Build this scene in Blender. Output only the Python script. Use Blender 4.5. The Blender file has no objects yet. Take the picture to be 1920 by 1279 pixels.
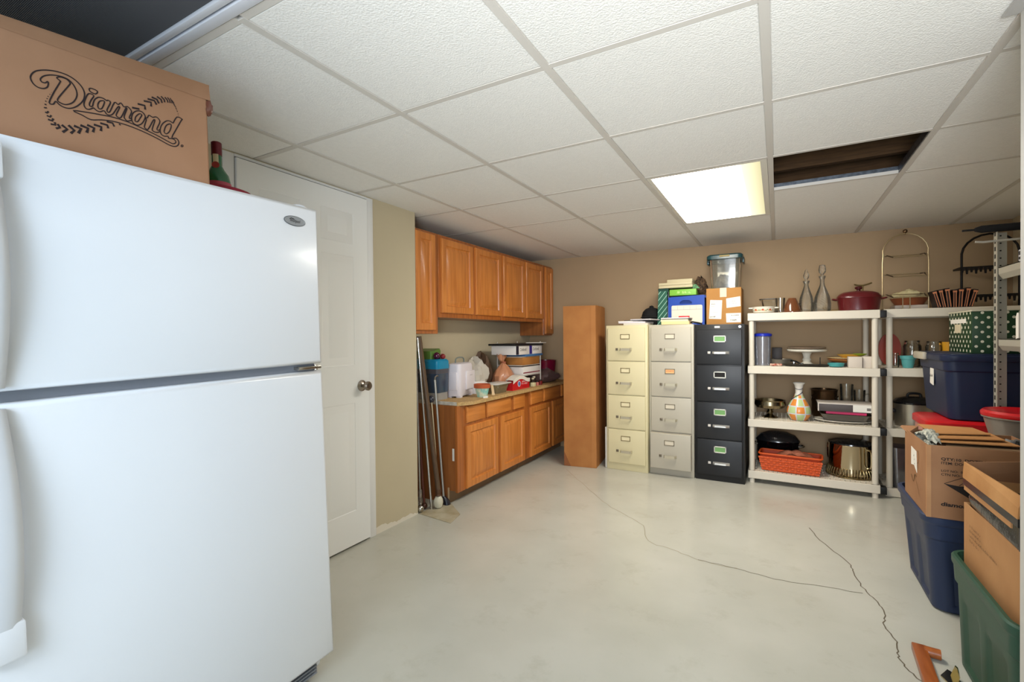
import bpy, bmesh, math, random
from mathutils import Vector, Matrix
random.seed(7)
S = bpy.context.scene
COL = S.collection
PI = math.pi
R = math.radians
# ------------------------------------------------------------------ camera, world, light, exposure
HC = 1.218                                   # camera height above the painted floor
cd = bpy.data.cameras.new('camera'); cam = bpy.data.objects.new('camera', cd); COL.objects.link(cam)
cd.sensor_fit = 'HORIZONTAL'; cd.sensor_width = 36.0; cd.lens = 36.0 * 884.8 / 1920.0
cd.clip_start = 0.05; cd.clip_end = 60
def cam_matrix(p=.0094, r=.0087, y=-.5123):
    cp, sp, cr, sr, cy, sy = math.cos(p), math.sin(p), math.cos(r), math.sin(r), math.cos(y), math.sin(y)
    F = Vector((sy*cp, cy*cp, -sp)); Rt = Vector((cy, -sy, 0)); D = F.cross(Rt)
    X = cr*Rt + sr*D; Dn = -sr*Rt + cr*D
    m = Matrix((X, -Dn, -F)).transposed().to_4x4(); m.translation = Vector((0, 0, HC)); return m
cam.matrix_world = cam_matrix()
S.camera = cam
W = bpy.data.worlds.new('world'); S.world = W; W.use_nodes = True
W.node_tree.nodes['Background'].inputs[0].default_value = (.74, .86, 1, 1)
W.node_tree.nodes['Background'].inputs[1].default_value = .75
S.view_settings.view_transform = 'Standard'; S.view_settings.look = 'None'
S.view_settings.gamma = 1; S.view_settings.use_curve_mapping = False
S.view_settings.exposure = 0.0
def area(name, loc, target, sx, sy, power, col):
    l = bpy.data.lights.new(name, 'AREA'); l.shape = 'RECTANGLE'; l.size = sx; l.size_y = sy; l.energy = power; l.color = col
    o = bpy.data.objects.new(name, l); COL.objects.link(o)
    d = Vector(target) - Vector(loc)
    o.matrix_world = Matrix.Translation(loc) @ d.to_track_quat('-Z', 'Y').to_matrix().to_4x4()
    return o
# added fill lights, unseen, standing in for the brighter basement behind the camera
area('rear_cool_fill', (.6, -2.9, 1.35), (0, 2.5, 1.0), 3.2, 1.9, 36, (.72, .86, 1))  # wide cool fill added from behind
area('rear_overhead_fill', (-.2, -1.6, 2.05), (-.2, -1.6, 0), 1.2, 1.2, 68, (.74, .86, 1))  # overhead fill added for the near floor and door
area('near_ceiling_fill', (.1, -.9, 1.2), (-.15, .9, 2.07), 1.1, 1.1, 23, (.6, .79, 1)).data.spread = R(150)  # added to brighten the near ceiling
area('far_ceiling_fill', (.1, -.7, 1.35), (-.3, 2.6, 2.07), .8, .8, 18, (.97, .95, .92)).data.spread = R(80)  # added to brighten the far ceiling
# ------------------------------------------------------------------ materials
def lin(c):
    return tuple(((v/255)/12.92 if v/255 <= .04045 else ((v/255+.055)/1.055)**2.4) for v in c) + (1,)
MATS = {}
def mat(name, c, rough=.5, metal=0, var=0, vs=6, c2=None, stretch=(1, 1, 1), bump=0, bs=80, trans=0, coat=0, spec=.36, emit=0, alpha=1, detail=4, sss=0):
    if name in MATS: return MATS[name]
    m = bpy.data.materials.new(name); m.use_nodes = True; MATS[name] = m
    n = m.node_tree.nodes; l = m.node_tree.links; b = n['Principled BSDF']
    b.inputs['Base Color'].default_value = lin(c); b.inputs['Roughness'].default_value = rough
    b.inputs['Metallic'].default_value = metal; b.inputs['Transmission Weight'].default_value = trans
    b.inputs['Coat Weight'].default_value = coat; b.inputs['Coat Roughness'].default_value = .15
    b.inputs['Specular IOR Level'].default_value = spec
    if emit:
        b.inputs['Emission Color'].default_value = lin(c); b.inputs['Emission Strength'].default_value = emit
    if var or bump:
        tc = n.new('ShaderNodeTexCoord'); mp = n.new('ShaderNodeMapping'); l.new(tc.outputs['Object'], mp.inputs[0])
        mp.inputs['Scale'].default_value = stretch
    if var:
        t = n.new('ShaderNodeTexNoise'); t.inputs['Scale'].default_value = vs; t.inputs['Detail'].default_value = detail
        l.new(mp.outputs[0], t.inputs[0])
        r = n.new('ShaderNodeValToRGB'); l.new(t.outputs['Fac'], r.inputs[0])
        a = lin(c); d = lin(c2) if c2 else tuple(v*(1-var) for v in a[:3]) + (1,)
        r.color_ramp.elements[0].position = .36; r.color_ramp.elements[1].position = .64
        r.color_ramp.elements[0].color = d; r.color_ramp.elements[1].color = a
        l.new(r.outputs[0], b.inputs['Base Color'])
    if bump:
        t2 = n.new('ShaderNodeTexNoise'); t2.inputs['Scale'].default_value = bs; t2.inputs['Detail'].default_value = 3
        l.new(mp.outputs[0], t2.inputs[0])
        bp = n.new('ShaderNodeBump'); bp.inputs['Strength'].default_value = bump; bp.inputs['Distance'].default_value = .01
        l.new(t2.outputs['Fac'], bp.inputs['Height']); l.new(bp.outputs[0], b.inputs['Normal'])
    return m
def clear(name, c, gloss=.14, rough=.05, op=0.0, oc=None):
    """thin clear plastic or glass: transparent tint with a glossy coat, some haze (op)"""
    if name in MATS: return MATS[name]
    m = bpy.data.materials.new(name); m.use_nodes = True; MATS[name] = m
    n = m.node_tree.nodes; l = m.node_tree.links; n.remove(n['Principled BSDF'])
    out = n['Material Output']; t = n.new('ShaderNodeBsdfTransparent'); t.inputs[0].default_value = lin(c)
    g = n.new('ShaderNodeBsdfGlossy'); g.inputs['Roughness'].default_value = rough
    f = n.new('ShaderNodeFresnel'); f.inputs[0].default_value = 1.45
    ad = n.new('ShaderNodeMath'); ad.operation = 'ADD'; ad.inputs[1].default_value = gloss*.5; l.new(f.outputs[0], ad.inputs[0])
    mx = n.new('ShaderNodeMixShader'); l.new(ad.outputs[0], mx.inputs[0]); l.new(t.outputs[0], mx.inputs[1]); l.new(g.outputs[0], mx.inputs[2])
    last = mx
    if op:
        d = n.new('ShaderNodeBsdfDiffuse'); d.inputs[0].default_value = lin(oc or c)
        m2 = n.new('ShaderNodeMixShader'); m2.inputs[0].default_value = op
        l.new(mx.outputs[0], m2.inputs[1]); l.new(d.outputs[0], m2.inputs[2]); last = m2
    l.new(last.outputs[0], out.inputs[0]); return m
def oak(name, c, c2, rough=.33, ax='z'):
    st = {'z': (26, 26, 1.6), 'y': (26, 1.6, 26)}[ax]
    return mat(name, c, rough, var=1, c2=c2, vs=1.6, stretch=st, bump=.05, bs=9, detail=6, coat=.25)
def cardb(name='cardboard', c=(176, 128, 84), c2=(160, 113, 72)):
    return mat(name, c, .75, var=1, c2=c2, vs=5, bump=.06, bs=30, spec=.25)
# ------------------------------------------------------------------ geometry helpers
def root_of(o):
    while o.parent: o = o.parent
    return o
class MB:
    def __init__(s): s.bm = bmesh.new(); s.mi = 0
    def face(s, vs):
        try:
            f = s.bm.faces.new(vs); f.material_index = s.mi; return f
        except ValueError: return None
    def poly(s, pts): return s.face([s.bm.verts.new(p) for p in pts])
    def box(s, x0, x1, y0, y1, z0, z1, bev=0, seg=2):
        vs = [s.bm.verts.new((x, y, z)) for z in (z0, z1) for y in (y0, y1) for x in (x0, x1)]
        fs = [s.face([vs[i] for i in q]) for q in ((0, 2, 3, 1), (4, 5, 7, 6), (0, 1, 5, 4), (2, 6, 7, 3), (0, 4, 6, 2), (1, 3, 7, 5))]
        if bev:
            es = list({e for f in fs for e in f.edges})
            r = bmesh.ops.bevel(s.bm, geom=es, offset=bev, segments=seg, affect='EDGES', profile=.5)
            for f in r['faces']: f.material_index = s.mi
        return s
    def loft(s, loops, cap0=True, cap1=True, closed=True):
        L = [[s.bm.verts.new(p) for p in lp] for lp in loops]
        n = len(L[0])
        for a, b in zip(L, L[1:]):
            for i in range(n if closed else n-1):
                j = (i+1) % n; s.face([a[i], a[j], b[j], b[i]])
        if cap0: s.face(list(reversed(L[0])))
        if cap1: s.face(L[-1])
        return s
    def lathe(s, prof, c=(0, 0, 0), n=24, cap0=False, cap1=False, sx=1, sy=1):
        """profile of (radius, z) round the vertical axis through c"""
        loops = [[(c[0]+r*sx*math.cos(2*PI*i/n), c[1]+r*sy*math.sin(2*PI*i/n), c[2]+z) for i in range(n)] for r, z in prof]
        return s.loft(loops, cap0, cap1)
    def tube(s, pts, r, n=8, closed=False, caps=True):
        pts = [Vector(p) for p in pts]; N = len(pts); rs = r if isinstance(r, (list, tuple)) else [r]*N
        loops = []; up = None
        for i, p in enumerate(pts):
            if closed: t = pts[(i+1) % N]-pts[i-1]
            else: t = pts[min(i+1, N-1)]-pts[max(i-1, 0)]
            t.normalize()
            if up is None:
                up = Vector((0, 0, 1)) if abs(t.z) < .9 else Vector((0, 1, 0))
            a = t.cross(up)
            if a.length < 1e-5: a = t.cross(Vector((1, 0, 0)))
            a.normalize(); b = a.cross(t).normalized(); up = b
            loops.append([tuple(p+rs[i]*(math.cos(2*PI*k/n)*a+math.sin(2*PI*k/n)*b)) for k in range(n)])
        if closed: loops.append(loops[0])
        return s.loft(loops, caps and not closed, caps and not closed)
    def ball(s, c, r, n=12, sz=1.0):
        k = n//2
        prof = [(r*math.sin(PI*i/k), -r*sz*math.cos(PI*i/k)) for i in range(k+1)]
        prof[0] = (1e-4, prof[0][1]); prof[-1] = (1e-4, prof[-1][1])
        return s.lathe(prof, c, n, True, True)
    def prism(s, pts, d):
        """a flat polygon pushed along the vector d"""
        d = Vector(d); a = [Vector(p) for p in pts]
        return s.loft([[tuple(p) for p in a], [tuple(p+d) for p in a]])
    def ribbon(s, pts, w, fr, closed=False, lift=0):
        """flat printed stroke of width w along 2D points in the frame (origin, ex, ey)"""
        o, ex, ey = (Vector(v) for v in fr); nrm = ex.cross(ey).normalized()
        N = len(pts); Lf = []; Rt = []
        for i in range(N):
            a = pts[(i-1) % N] if closed or i > 0 else pts[i]; b = pts[(i+1) % N] if closed or i < N-1 else pts[i]
            tx, ty = b[0]-a[0], b[1]-a[1]; q = math.hypot(tx, ty) or 1
            nx, ny = -ty/q*w/2, tx/q*w/2
            f = lambda u, v: tuple(o+ex*u+ey*v+nrm*lift)
            Lf.append(s.bm.verts.new(f(pts[i][0]+nx, pts[i][1]+ny))); Rt.append(s.bm.verts.new(f(pts[i][0]-nx, pts[i][1]-ny)))
        for i in range(N if closed else N-1):
            j = (i+1) % N; s.face([Lf[i], Rt[i], Rt[j], Lf[j]])
        return s
    def xf(s, M, start=0):
        s.bm.verts.ensure_lookup_table()
        bmesh.ops.transform(s.bm, matrix=M, verts=s.bm.verts[start:]); return s
    def done(s, name, material, parent=None, smooth=35, local=False, label=None):
        bmesh.ops.recalc_face_normals(s.bm, faces=s.bm.faces)
        me = bpy.data.meshes.new(name); s.bm.to_mesh(me); s.bm.free()
        for m in (material if isinstance(material, (list, tuple)) else [material]): me.materials.append(m)
        if smooth:
            me.polygons.foreach_set('use_smooth', [True]*len(me.polygons)); me.set_sharp_from_angle(angle=R(smooth))
        o = bpy.data.objects.new(name, me); COL.objects.link(o)
        if parent:
            o.parent = parent
            if not local: me.transform(root_of(parent).matrix_basis.inverted())
        if label: o['label'] = label
        return o
def thing(name, label, cat, loc=(0, 0, 0), group=None, rot=None):
    o = bpy.data.objects.new(name, None); COL.objects.link(o); o.empty_display_size = .05
    o.matrix_basis = Matrix.Translation(loc) @ (rot.to_4x4() if rot else Matrix())
    o['label'] = label; o['category'] = cat
    if group: o['group'] = group
    return o
def solo(mb, name, label, cat, m, loc, group=None, smooth=35, local=False):
    o = mb.done(name, m, None, smooth)
    if not local: o.data.transform(Matrix.Translation(loc).inverted())
    o.matrix_basis = Matrix.Translation(loc)
    o['label'] = label; o['category'] = cat
    if group: o['group'] = group
    return o
def struct(mb, name, m, parent=None, smooth=35):
    o = mb.done(name, m, parent, smooth)
    if not parent: o['kind'] = 'structure'
    return o
def rrect(cx, cy, w, d, r, z, n=4):
    r = min(r, w/2-1e-4, d/2-1e-4); out = []
    for qx, qy, a0 in ((1, 1, 0), (-1, 1, 90), (-1, -1, 180), (1, -1, 270)):
        for k in range(n+1):
            a = R(a0+90*k/n); out.append((cx+qx*(w/2-r)+r*math.cos(a), cy+qy*(d/2-r)+r*math.sin(a), z))
    return out
def crom(p, closed=False, n=4):
    N = len(p); out = []
    g = lambda i: p[i % N] if closed else p[max(0, min(N-1, i))]
    for i in range(N if closed else N-1):
        a, b, c, d = g(i-1), g(i), g(i+1), g(i+2)
        for k in range(n):
            t = k/n
            out.append(tuple(.5*((2*b[j])+(-a[j]+c[j])*t+(2*a[j]-5*b[j]+4*c[j]-d[j])*t*t+(-a[j]+3*b[j]-3*c[j]+d[j])*t**3) for j in range(len(b))))
    if not closed: out.append(tuple(p[-1]))
    return out
def text(body, size, fr, material, parent, name='lettering', lift=.0006, shear=0, sx=1, bold=0, align='LEFT'):
    cu = bpy.data.curves.new('t', 'FONT'); cu.body = body; cu.size = size; cu.shear = shear; cu.offset = bold; cu.align_x = align
    cu.resolution_u = 3
    ob = bpy.data.objects.new('t', cu); COL.objects.link(ob)
    bpy.context.view_layer.update()
    me = bpy.data.meshes.new_from_object(ob.evaluated_get(bpy.context.evaluated_depsgraph_get()))
    bpy.data.objects.remove(ob); bpy.data.curves.remove(cu)
    o, ex, ey = (Vector(v) for v in fr); nz = ex.cross(ey).normalized()
    M = Matrix((ex.normalized(), ey.normalized(), nz)).transposed().to_4x4(); M.translation = o+nz*lift
    me.transform(M @ Matrix.Diagonal((sx, 1, 1, 1)))
    me.transform(root_of(parent).matrix_basis.inverted())
    me.materials.clear(); me.materials.append(material); me.name = name
    t = bpy.data.objects.new(name, me); COL.objects.link(t); t.parent = parent
    return t
def smooth_blob(mb, c, rx, ry, rz, seed=0, amp=.12, n=18, flat=True):
    """lumpy sack shape sitting on its base"""
    rnd = random.Random(seed); ph = [rnd.uniform(0, 6.28) for _ in range(8)]
    k = n//2; loops = []
    for i in range(k+1):
        t = PI*i/k; z = -math.cos(t); q = max(math.sin(t), .02)
        lp = []
        for j in range(n):
            a = 2*PI*j/n
            f = 1+amp*(math.sin(3*a+ph[0]+2*t)+.6*math.sin(5*a+ph[1]-3*t)+.5*math.sin(7*a+ph[2]+4*t))
            lp.append((c[0]+rx*q*f*math.cos(a), c[1]+ry*q*f*math.sin(a), c[2]+max(rz*z, -rz*.72 if flat else -9)*(1 if z < 0 else f)))
        loops.append(lp)
    return mb.loft(loops)
def sheet(mb, pts, t=.002):
    """thin quad or polygon sheet with real thickness (vertical extrusion)"""
    return mb.prism(pts, (0, 0, t))
# shared materials
WHITE = mat('white_enamel', (226, 228, 232), .3, bump=.02, bs=300, coat=.2)
TRIMW = mat('trim_white_paint', (238, 238, 236), .45)
BLACK = mat('black_plastic', (24, 24, 26), .4)
CHROME = mat('chrome', (205, 205, 205), .15, metal=1)
STEEL = mat('steel', (190, 185, 175), .22, metal=1)
PAPER = mat('white_paper', (226, 222, 212), .8)
INK = mat('black_ink', (30, 24, 22), .7)
GREYINK = mat('grey_ink', (120, 116, 112), .7)
CARD = cardb()

LOGO=[(1,4.5,[[-325.9,163.8],[-325.1,158.2],[-327.3,150.1],[-333.7,144.8],[-342.7,144.4],[-350.0,150.0],[-353.8,160.2],[-351.6,170.1],[-345.2,179.1],[-335.6,185.3],[-322.1,190.4],[-306.4,192.7],[-290.5,191.0],[-277.5,184.5],[-267.6,174.0],[-262.8,160.6],[-264.9,144.7],[-272.2,131.2],[-281.8,120.3],[-292.2,114.4],[-302.2,114.6],[-309.0,118.3],[-314.2,123.1],[-318.4,115.0],[-325.1,116.4],[-316.0,143.8],[-305.2,169.8],[-305.6,173.7],[-310.4,177.8],[-305.8,181.6],[-298.9,182.3],[-291.9,180.3],[-287.9,175.1],[-289.1,169.9],[-302.1,146.2],[-310.6,129.1],[-308.8,123.7],[-301.0,121.1],[-293.9,122.9],[-284.5,130.9],[-277.9,144.2],[-276.5,157.0],[-280.1,169.2],[-286.9,178.9],[-294.8,183.2],[-306.7,183.9],[-321.5,180.1],[-332.3,173.2],[-337.8,164.5],[-335.6,158.8],[-329.9,159.0]]),(1,4.5,[[-253.9,173.6],[-249.6,176.6],[-240.0,174.6],[-239.1,170.0],[-243.5,165.6],[-252.0,168.1]]),(0,4.5,[[-247.4,131.4],[-255.6,124.5],[-262.0,125.1],[-264.8,133.7],[-261.7,147.2],[-255.4,162.0],[-245.9,160.6],[-250.5,149.8],[-254.6,138.7],[-253.8,132.7],[-249.4,134.2],[-247.6,142.5],[-244.5,152.0],[-237.2,159.9],[-228.5,160.5],[-221.8,157.0],[-219.7,159.1],[-214.8,155.5],[-220.4,140.0],[-222.2,133.0],[-220.2,129.6],[-216.1,133.6],[-206.8,158.3],[-200.1,155.3],[-194.2,161.3],[-188.7,153.6],[-181.0,156.6],[-174.2,149.3],[-174.5,142.6],[-178.6,131.1],[-177.3,127.9],[-173.7,131.1]]),(0,4.5,[[-247.4,131.4],[-241.7,126.4],[-235.2,125.8],[-227.9,130.7],[-223.1,123.9],[-216.5,123.7],[-210.7,129.2],[-202.1,146.4],[-198.6,151.2],[-197.5,148.0],[-204.4,129.8],[-202.9,124.6],[-195.5,124.9],[-185.3,150.7],[-183.0,150.1],[-188.9,130.7],[-187.4,123.9],[-182.3,120.5],[-173.3,125.6]]),(1,4.5,[[-238.9,142.8],[-234.3,152.1],[-226.5,154.2],[-227.9,145.2],[-232.7,133.7],[-238.2,133.2]]),(1,4.5,[[-173.4,135.7],[-170.2,144.9],[-162.1,152.7],[-152.5,153.8],[-146.0,146.3],[-146.3,138.7],[-152.2,124.9],[-159.8,117.3],[-167.0,116.5],[-172.8,121.3],[-174.2,129.6]]),(1,4.5,[[-167.2,127.5],[-165.1,137.0],[-157.5,146.9],[-152.7,145.5],[-156.1,137.0],[-161.9,125.5],[-166.1,124.9]]),(0,4.5,[[-146.2,140.2],[-141.3,141.9],[-137.3,149.9],[-129.9,147.1],[-121.6,150.6],[-114.9,144.4],[-115.1,136.7],[-121.4,119.6],[-118.4,116.7],[-114.4,120.2]]),(0,4.5,[[-146.3,136.9],[-143.3,136.7],[-148.2,117.2],[-145.3,112.9],[-140.4,113.0],[-128.3,140.1],[-125.2,139.6],[-131.6,116.4],[-129.3,111.1],[-121.8,110.4],[-114.2,114.9]]),(0,4.5,[[-85.7,146.1],[-92.1,149.5],[-100.0,146.9],[-109.4,135.5],[-114.4,120.2],[-112.3,108.7],[-105.3,105.4],[-97.5,107.7],[-96.3,102.7],[-89.7,103.9],[-83.2,102.7],[-80.1,96.6],[-86.2,90.9],[-96.7,93.4],[-122.0,102.7],[-152.7,111.4],[-182.3,118.3],[-210.9,120.5],[-233.2,118.9],[-254.8,116.8],[-284.6,111.9],[-268.8,106.5],[-253.2,100.9],[-233.6,106.7],[-211.2,110.4],[-182.6,109.4],[-153.0,103.9],[-122.3,95.1],[-96.9,85.6],[-83.8,84.6],[-75.6,90.1],[-73.3,100.1],[-79.0,107.8],[-89.0,106.4],[-76.8,134.9],[-65.1,160.5],[-62.3,163.0],[-75.0,165.9],[-85.0,145.6]]),(1,4.5,[[-105.5,119.9],[-100.4,135.3],[-91.1,142.1],[-89.3,135.7],[-94.4,120.2],[-101.2,112.8],[-105.0,115.5]]),(1,2,[[-68.9,90.4],[-66.7,94.1],[-64.0,94.1],[-63.1,91.7],[-64.9,88.7],[-67.9,88.2]]),(2,2,[[-66.8,89.1],[-66.1,92.8],[-64.8,92.2],[-66.2,90.8],[-64.8,89.6]]),(2,9,[[-305.7,71.9],[-296.4,64.6],[-304.8,55.4]]),(2,9,[[-294.1,74.9],[-284.2,65.7],[-290.7,56.9]]),(2,10,[[-284.4,76.6],[-272.1,73.5],[-277.2,61.0]]),(2,10,[[-272.9,81.5],[-259.4,78.2],[-261.9,67.0]]),(2,9,[[-260.7,86.1],[-248.0,82.4],[-250.5,71.8]]),(2,9,[[-248.3,90.7],[-234.2,89.5],[-235.7,79.2]]),(2,8,[[-312.6,71.7],[-308.9,64.8],[-315.9,60.6]]),(2,7,[[-317.4,74.2],[-316.6,68.4],[-324.4,67.9]]),(2,7,[[-319.6,82.1],[-321.7,76.1],[-328.4,77.2]]),(2,6,[[-322.7,88.4],[-324.8,83.7],[-330.1,85.3]]),(2,6,[[-326.8,95.6],[-329.9,91.3],[-332.7,92.3]]),(2,5,[[-329.4,103.3],[-331.9,101.8],[-334.2,102.3]]),(2,5,[[-329.7,109.8],[-333.0,109.9]]),(2,4,[[-329.4,117.1],[-331.8,117.6]]),(2,3.5,[[-327.3,123.8],[-329.2,124.4]]),(2,3,[[-325.7,129.0],[-327.1,130.5]]),(2,2.5,[[-323.1,134.6],[-323.5,136.4]]),(2,2,[[-320.5,140.1],[-320.9,140.9]]),(2,8,[[-236.1,98.2],[-222.9,97.4],[-221.5,90.1]]),(2,7,[[-223.7,105.7],[-212.5,105.7],[-209.4,98.1]]),(2,5,[[-200.0,107.5],[-196.6,105.7]]),(2,8,[[-172.1,157.4],[-157.1,158.9]]),(2,8,[[-160.3,171.1],[-145.7,171.7],[-144.9,161.6]]),(2,8,[[-147.2,183.1],[-131.7,184.8],[-132.1,174.2]]),(2,8,[[-138.9,191.2],[-124.6,191.8],[-119.9,182.9]]),(2,8,[[-130.0,198.9],[-118.8,196.9],[-114.7,187.8]]),(2,7,[[-118.5,204.6],[-109.8,200.1],[-107.5,191.8]]),(2,6,[[-109.5,208.6],[-102.6,201.9],[-101.6,195.4]]),(2,5.5,[[-101.1,209.3],[-95.5,202.9],[-94.4,197.2]]),(2,5,[[-95.2,210.7],[-90.2,204.8],[-89.8,198.0]]),(2,4,[[-89.3,211.3],[-85.6,204.1],[-85.8,198.6]]),(2,4,[[-86.2,207.0],[-81.1,201.1]]),(2,4,[[-83.1,201.9],[-80.0,196.0]]),(2,3.5,[[-80.6,195.8],[-76.8,190.9]]),(2,3,[[-77.5,189.9],[-75.0,185.3]]),(2,3,[[-75.1,183.0],[-73.2,179.7]]),(2,2.5,[[-72.9,175.9],[-71.7,174.3]]),(2,2,[[-72.6,170.9],[-71.5,169.7]])]
# ------------------------------------------------------------------ the room
CEIL = 2.072
wallm = mat('tan_wall_paint', (197, 184, 155), .8, var=.05, vs=2, bump=.03, bs=200)
backm = mat('tan_back_wall_shaded', (172, 146, 114), .8, var=.05, vs=2, bump=.03, bs=200)  # darker than the other walls: shading put into the colour
floorm = mat('painted_floor', (191, 189, 178), .22, var=1, c2=(182, 180, 168), vs=2.2, bump=.015, bs=9, detail=8)
def floor_stains(m):
    n = m.node_tree.nodes; l = m.node_tree.links; b = n['Principled BSDF']
    src = b.inputs['Base Color'].links[0].from_socket
    tc = n.new('ShaderNodeTexCoord')
    t = n.new('ShaderNodeTexNoise'); t.inputs['Scale'].default_value = 5.5; t.inputs['Detail'].default_value = 9; t.inputs['Roughness'].default_value = .7
    l.new(tc.outputs['Object'], t.inputs[0])
    r = n.new('ShaderNodeValToRGB'); r.color_ramp.elements[0].position = .55; r.color_ramp.elements[1].position = .78
    l.new(t.outputs['Fac'], r.inputs[0])
    mx = n.new('ShaderNodeMixRGB'); mx.inputs[2].default_value = lin((148, 140, 118)); l.new(src, mx.inputs[1])
    ml = n.new('ShaderNodeMath'); ml.operation = 'MULTIPLY'; ml.inputs[1].default_value = .34; l.new(r.outputs[0], ml.inputs[0]); l.new(ml.outputs[0], mx.inputs[0])
    l.new(mx.outputs[0], b.inputs['Base Color'])
floor_stains(floorm)
mb = MB(); mb.box(-2.75, 2.2, -3, 5.2, -.1, 0); floor = struct(mb, 'floor', floorm)
def crack(pts, w):
    out = []; rnd = random.Random(3)
    for p in crom(pts, False, 5):
        out.append((p[0]+rnd.uniform(-.006, .006), p[1]+rnd.uniform(-.006, .006)))
    return out
crackm = mat('crack_dark', (98, 88, 72), .9)
crackl = mat('crack_faint', (150, 143, 122), .9)
fr = ((0, 0, 0), (1, 0, 0), (0, 1, 0))
mb = MB(); mb.ribbon(crack([(-1.685, 3.991), (-1.423, 3.684), (-1.124, 3.34), (-.913, 3.157), (-.757, 3.035), (-.671, 2.813), (-.526, 2.771), (-.375, 2.707), (-.191, 2.699)], 1), .0045, fr, lift=.0004)
struct(mb, 'crack', crackl, floor)
mb = MB(); mb.ribbon(crack([(-.375, 2.707), (-.191, 2.699), (-.021, 2.674), (.181, 2.698), (.34, 2.72)], 1), .004, fr, lift=.0006)
struct(mb, 'crack', crackm, floor)
mb = MB(); mb.ribbon(crack([(.173, 3.484), (.232, 3.257), (.324, 3.05), (.333, 2.926), (.356, 2.766), (.384, 2.677), (.4, 2.568), (.387, 2.453), (.404, 2.346), (.396, 2.253), (.405, 2.177), (.435, 2.121), (.47, 1.98)], 1), .0048, fr, lift=.0008)
struct(mb, 'crack', crackm, floor)
# walls
mb = MB(); mb.box(-2.28, -2.165, -3, 1.215, 0, 2.4); mb.box(-2.28, -2.165, 2.112, 2.505, 0, 2.4); mb.box(-2.28, -2.165, 1.215, 2.112, 2.066, 2.4)
mb.box(-2.58, -2.28, 2.40, 2.505, 0, 2.4); mb.box(-2.58, -2.465, 2.505, 5.1, 0, 2.4)
struct(mb, 'wall_left', wallm)
mb = MB(); mb.loft([[(-2.58, 4.797, z), (1.75, 4.97, z), (1.75, 5.1, z), (-2.58, 5.1, z)] for z in (0, 2.4)])
struct(mb, 'wall_back', backm)
mb = MB(); mb.box(1.55, 1.7, 1.0, 4.96, 0, 2.4); mb.box(2.2, 2.3, -3, 1.6, 0, 2.4); mb.box(1.55, 2.3, 1.55, 1.62, 0, 2.4); struct(mb, 'wall_right', wallm)  # unseen near runs added to keep world light off the refrigerator
mb = MB(); mb.box(.566, 1.55, 1.62, 1.765, 0, 2.4); mb.box(.566, 1.56, 1.55, 1.62, 0, 2.4)
struct(mb, 'trim_1', mat('grey_white_trim', (205, 202, 196), .5))
# ragged white paint line where the stub wall meets the floor
mb = MB(); rnd = random.Random(5)
pts = [(2.115+.39*i/24) for i in range(25)]
lo = [(-2.164, y, 0) for y in pts]; hi = [(-2.164, y, .040-.0010*i+.006*math.sin(i*.45)+rnd.uniform(-.006, .006)) for i, y in enumerate(pts)]
mb.loft([lo, hi], False, False, closed=False)
struct(mb, 'baseboard_left', mat('ragged_white_paint', (222, 214, 198), .8))
# door with six raised panels in the left wall
door = MB(); XD = -2.150
door.box(-2.19, XD-.002, 1.27, 2.058, .012, 2.05, .003)
d1 = struct(door, 'door_1', TRIMW)
def rings_x(mb, y0, y1, z0, z1, steps):
    """nested rectangles in the plane facing +x: steps of (inset, x)"""
    loops = [[(x, y0+i, z0+i), (x, y1-i, z0+i), (x, y1-i, z1-i), (x, y0+i, z1-i)] for i, x in steps]
    return mb.loft(loops, False, True)
DOORP = [(0, 0), (.012, -.006), (.03, -.006), (.05, -.001)]
def face_with_panels(mb, x, y0, y1, z0, z1, rects, steps):
    """flat face at x with rectangular raised panels let into it"""
    ys = sorted({y0, y1, *[r[0] for r in rects], *[r[1] for r in rects]}); zs = sorted({z0, z1, *[r[2] for r in rects], *[r[3] for r in rects]})
    V = {(y, z): mb.bm.verts.new((x, y, z)) for y in ys for z in zs}
    for a, b in zip(ys, ys[1:]):
        for c, d in zip(zs, zs[1:]):
            if any(r[0] <= a and b <= r[1] and r[2] <= c and d <= r[3] for r in rects): continue
            mb.face([V[a, c], V[b, c], V[b, d], V[a, d]])
    for r in rects: rings_x(mb, *r, [(i, x+dx) for i, dx in steps])
mb = MB(); rects = []
for ya, yb in ((1.375, 1.60), (1.725, 1.95)):
    for za, zb in ((.21, .84), (1.06, 1.69), (1.76, 1.94)): rects.append((ya, yb, za, zb))
face_with_panels(mb, XD, 1.272, 2.056, .014, 2.048, rects, DOORP)
struct(mb, 'door_panel', TRIMW, d1, smooth=20)
KN = mat('satin_nickel', (150, 140, 128), .25, metal=1)
mb = MB(); mb.lathe([(.001, 0), (.033, 0), (.033, .004), (.022, .012), (.011, .016), (.011, .03), (.02, .036), (.027, .046), (.027, .056), (.02, .064), (.001, .066)], n=20, cap0=True, cap1=True)
mb.xf(Matrix.Translation((XD, 2.0, .935)) @ Matrix.Rotation(R(90), 4, 'Y'))
struct(mb, 'door_knob', KN, d1)
mb = MB(); mb.box(-2.2, -2.158, 2.062, 2.112, 0, 2.066, .003); mb.box(-2.2, -2.158, 1.215, 1.266, 0, 2.066, .003); mb.box(-2.2, -2.158, 1.266, 2.062, 2.054, 2.066)
mb.box(-2.3, -2.2, 1.215, 2.112, 0, 2.066)
struct(mb, 'trim_2', mat('door_jamb_white', (232, 231, 229), .45))
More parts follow.
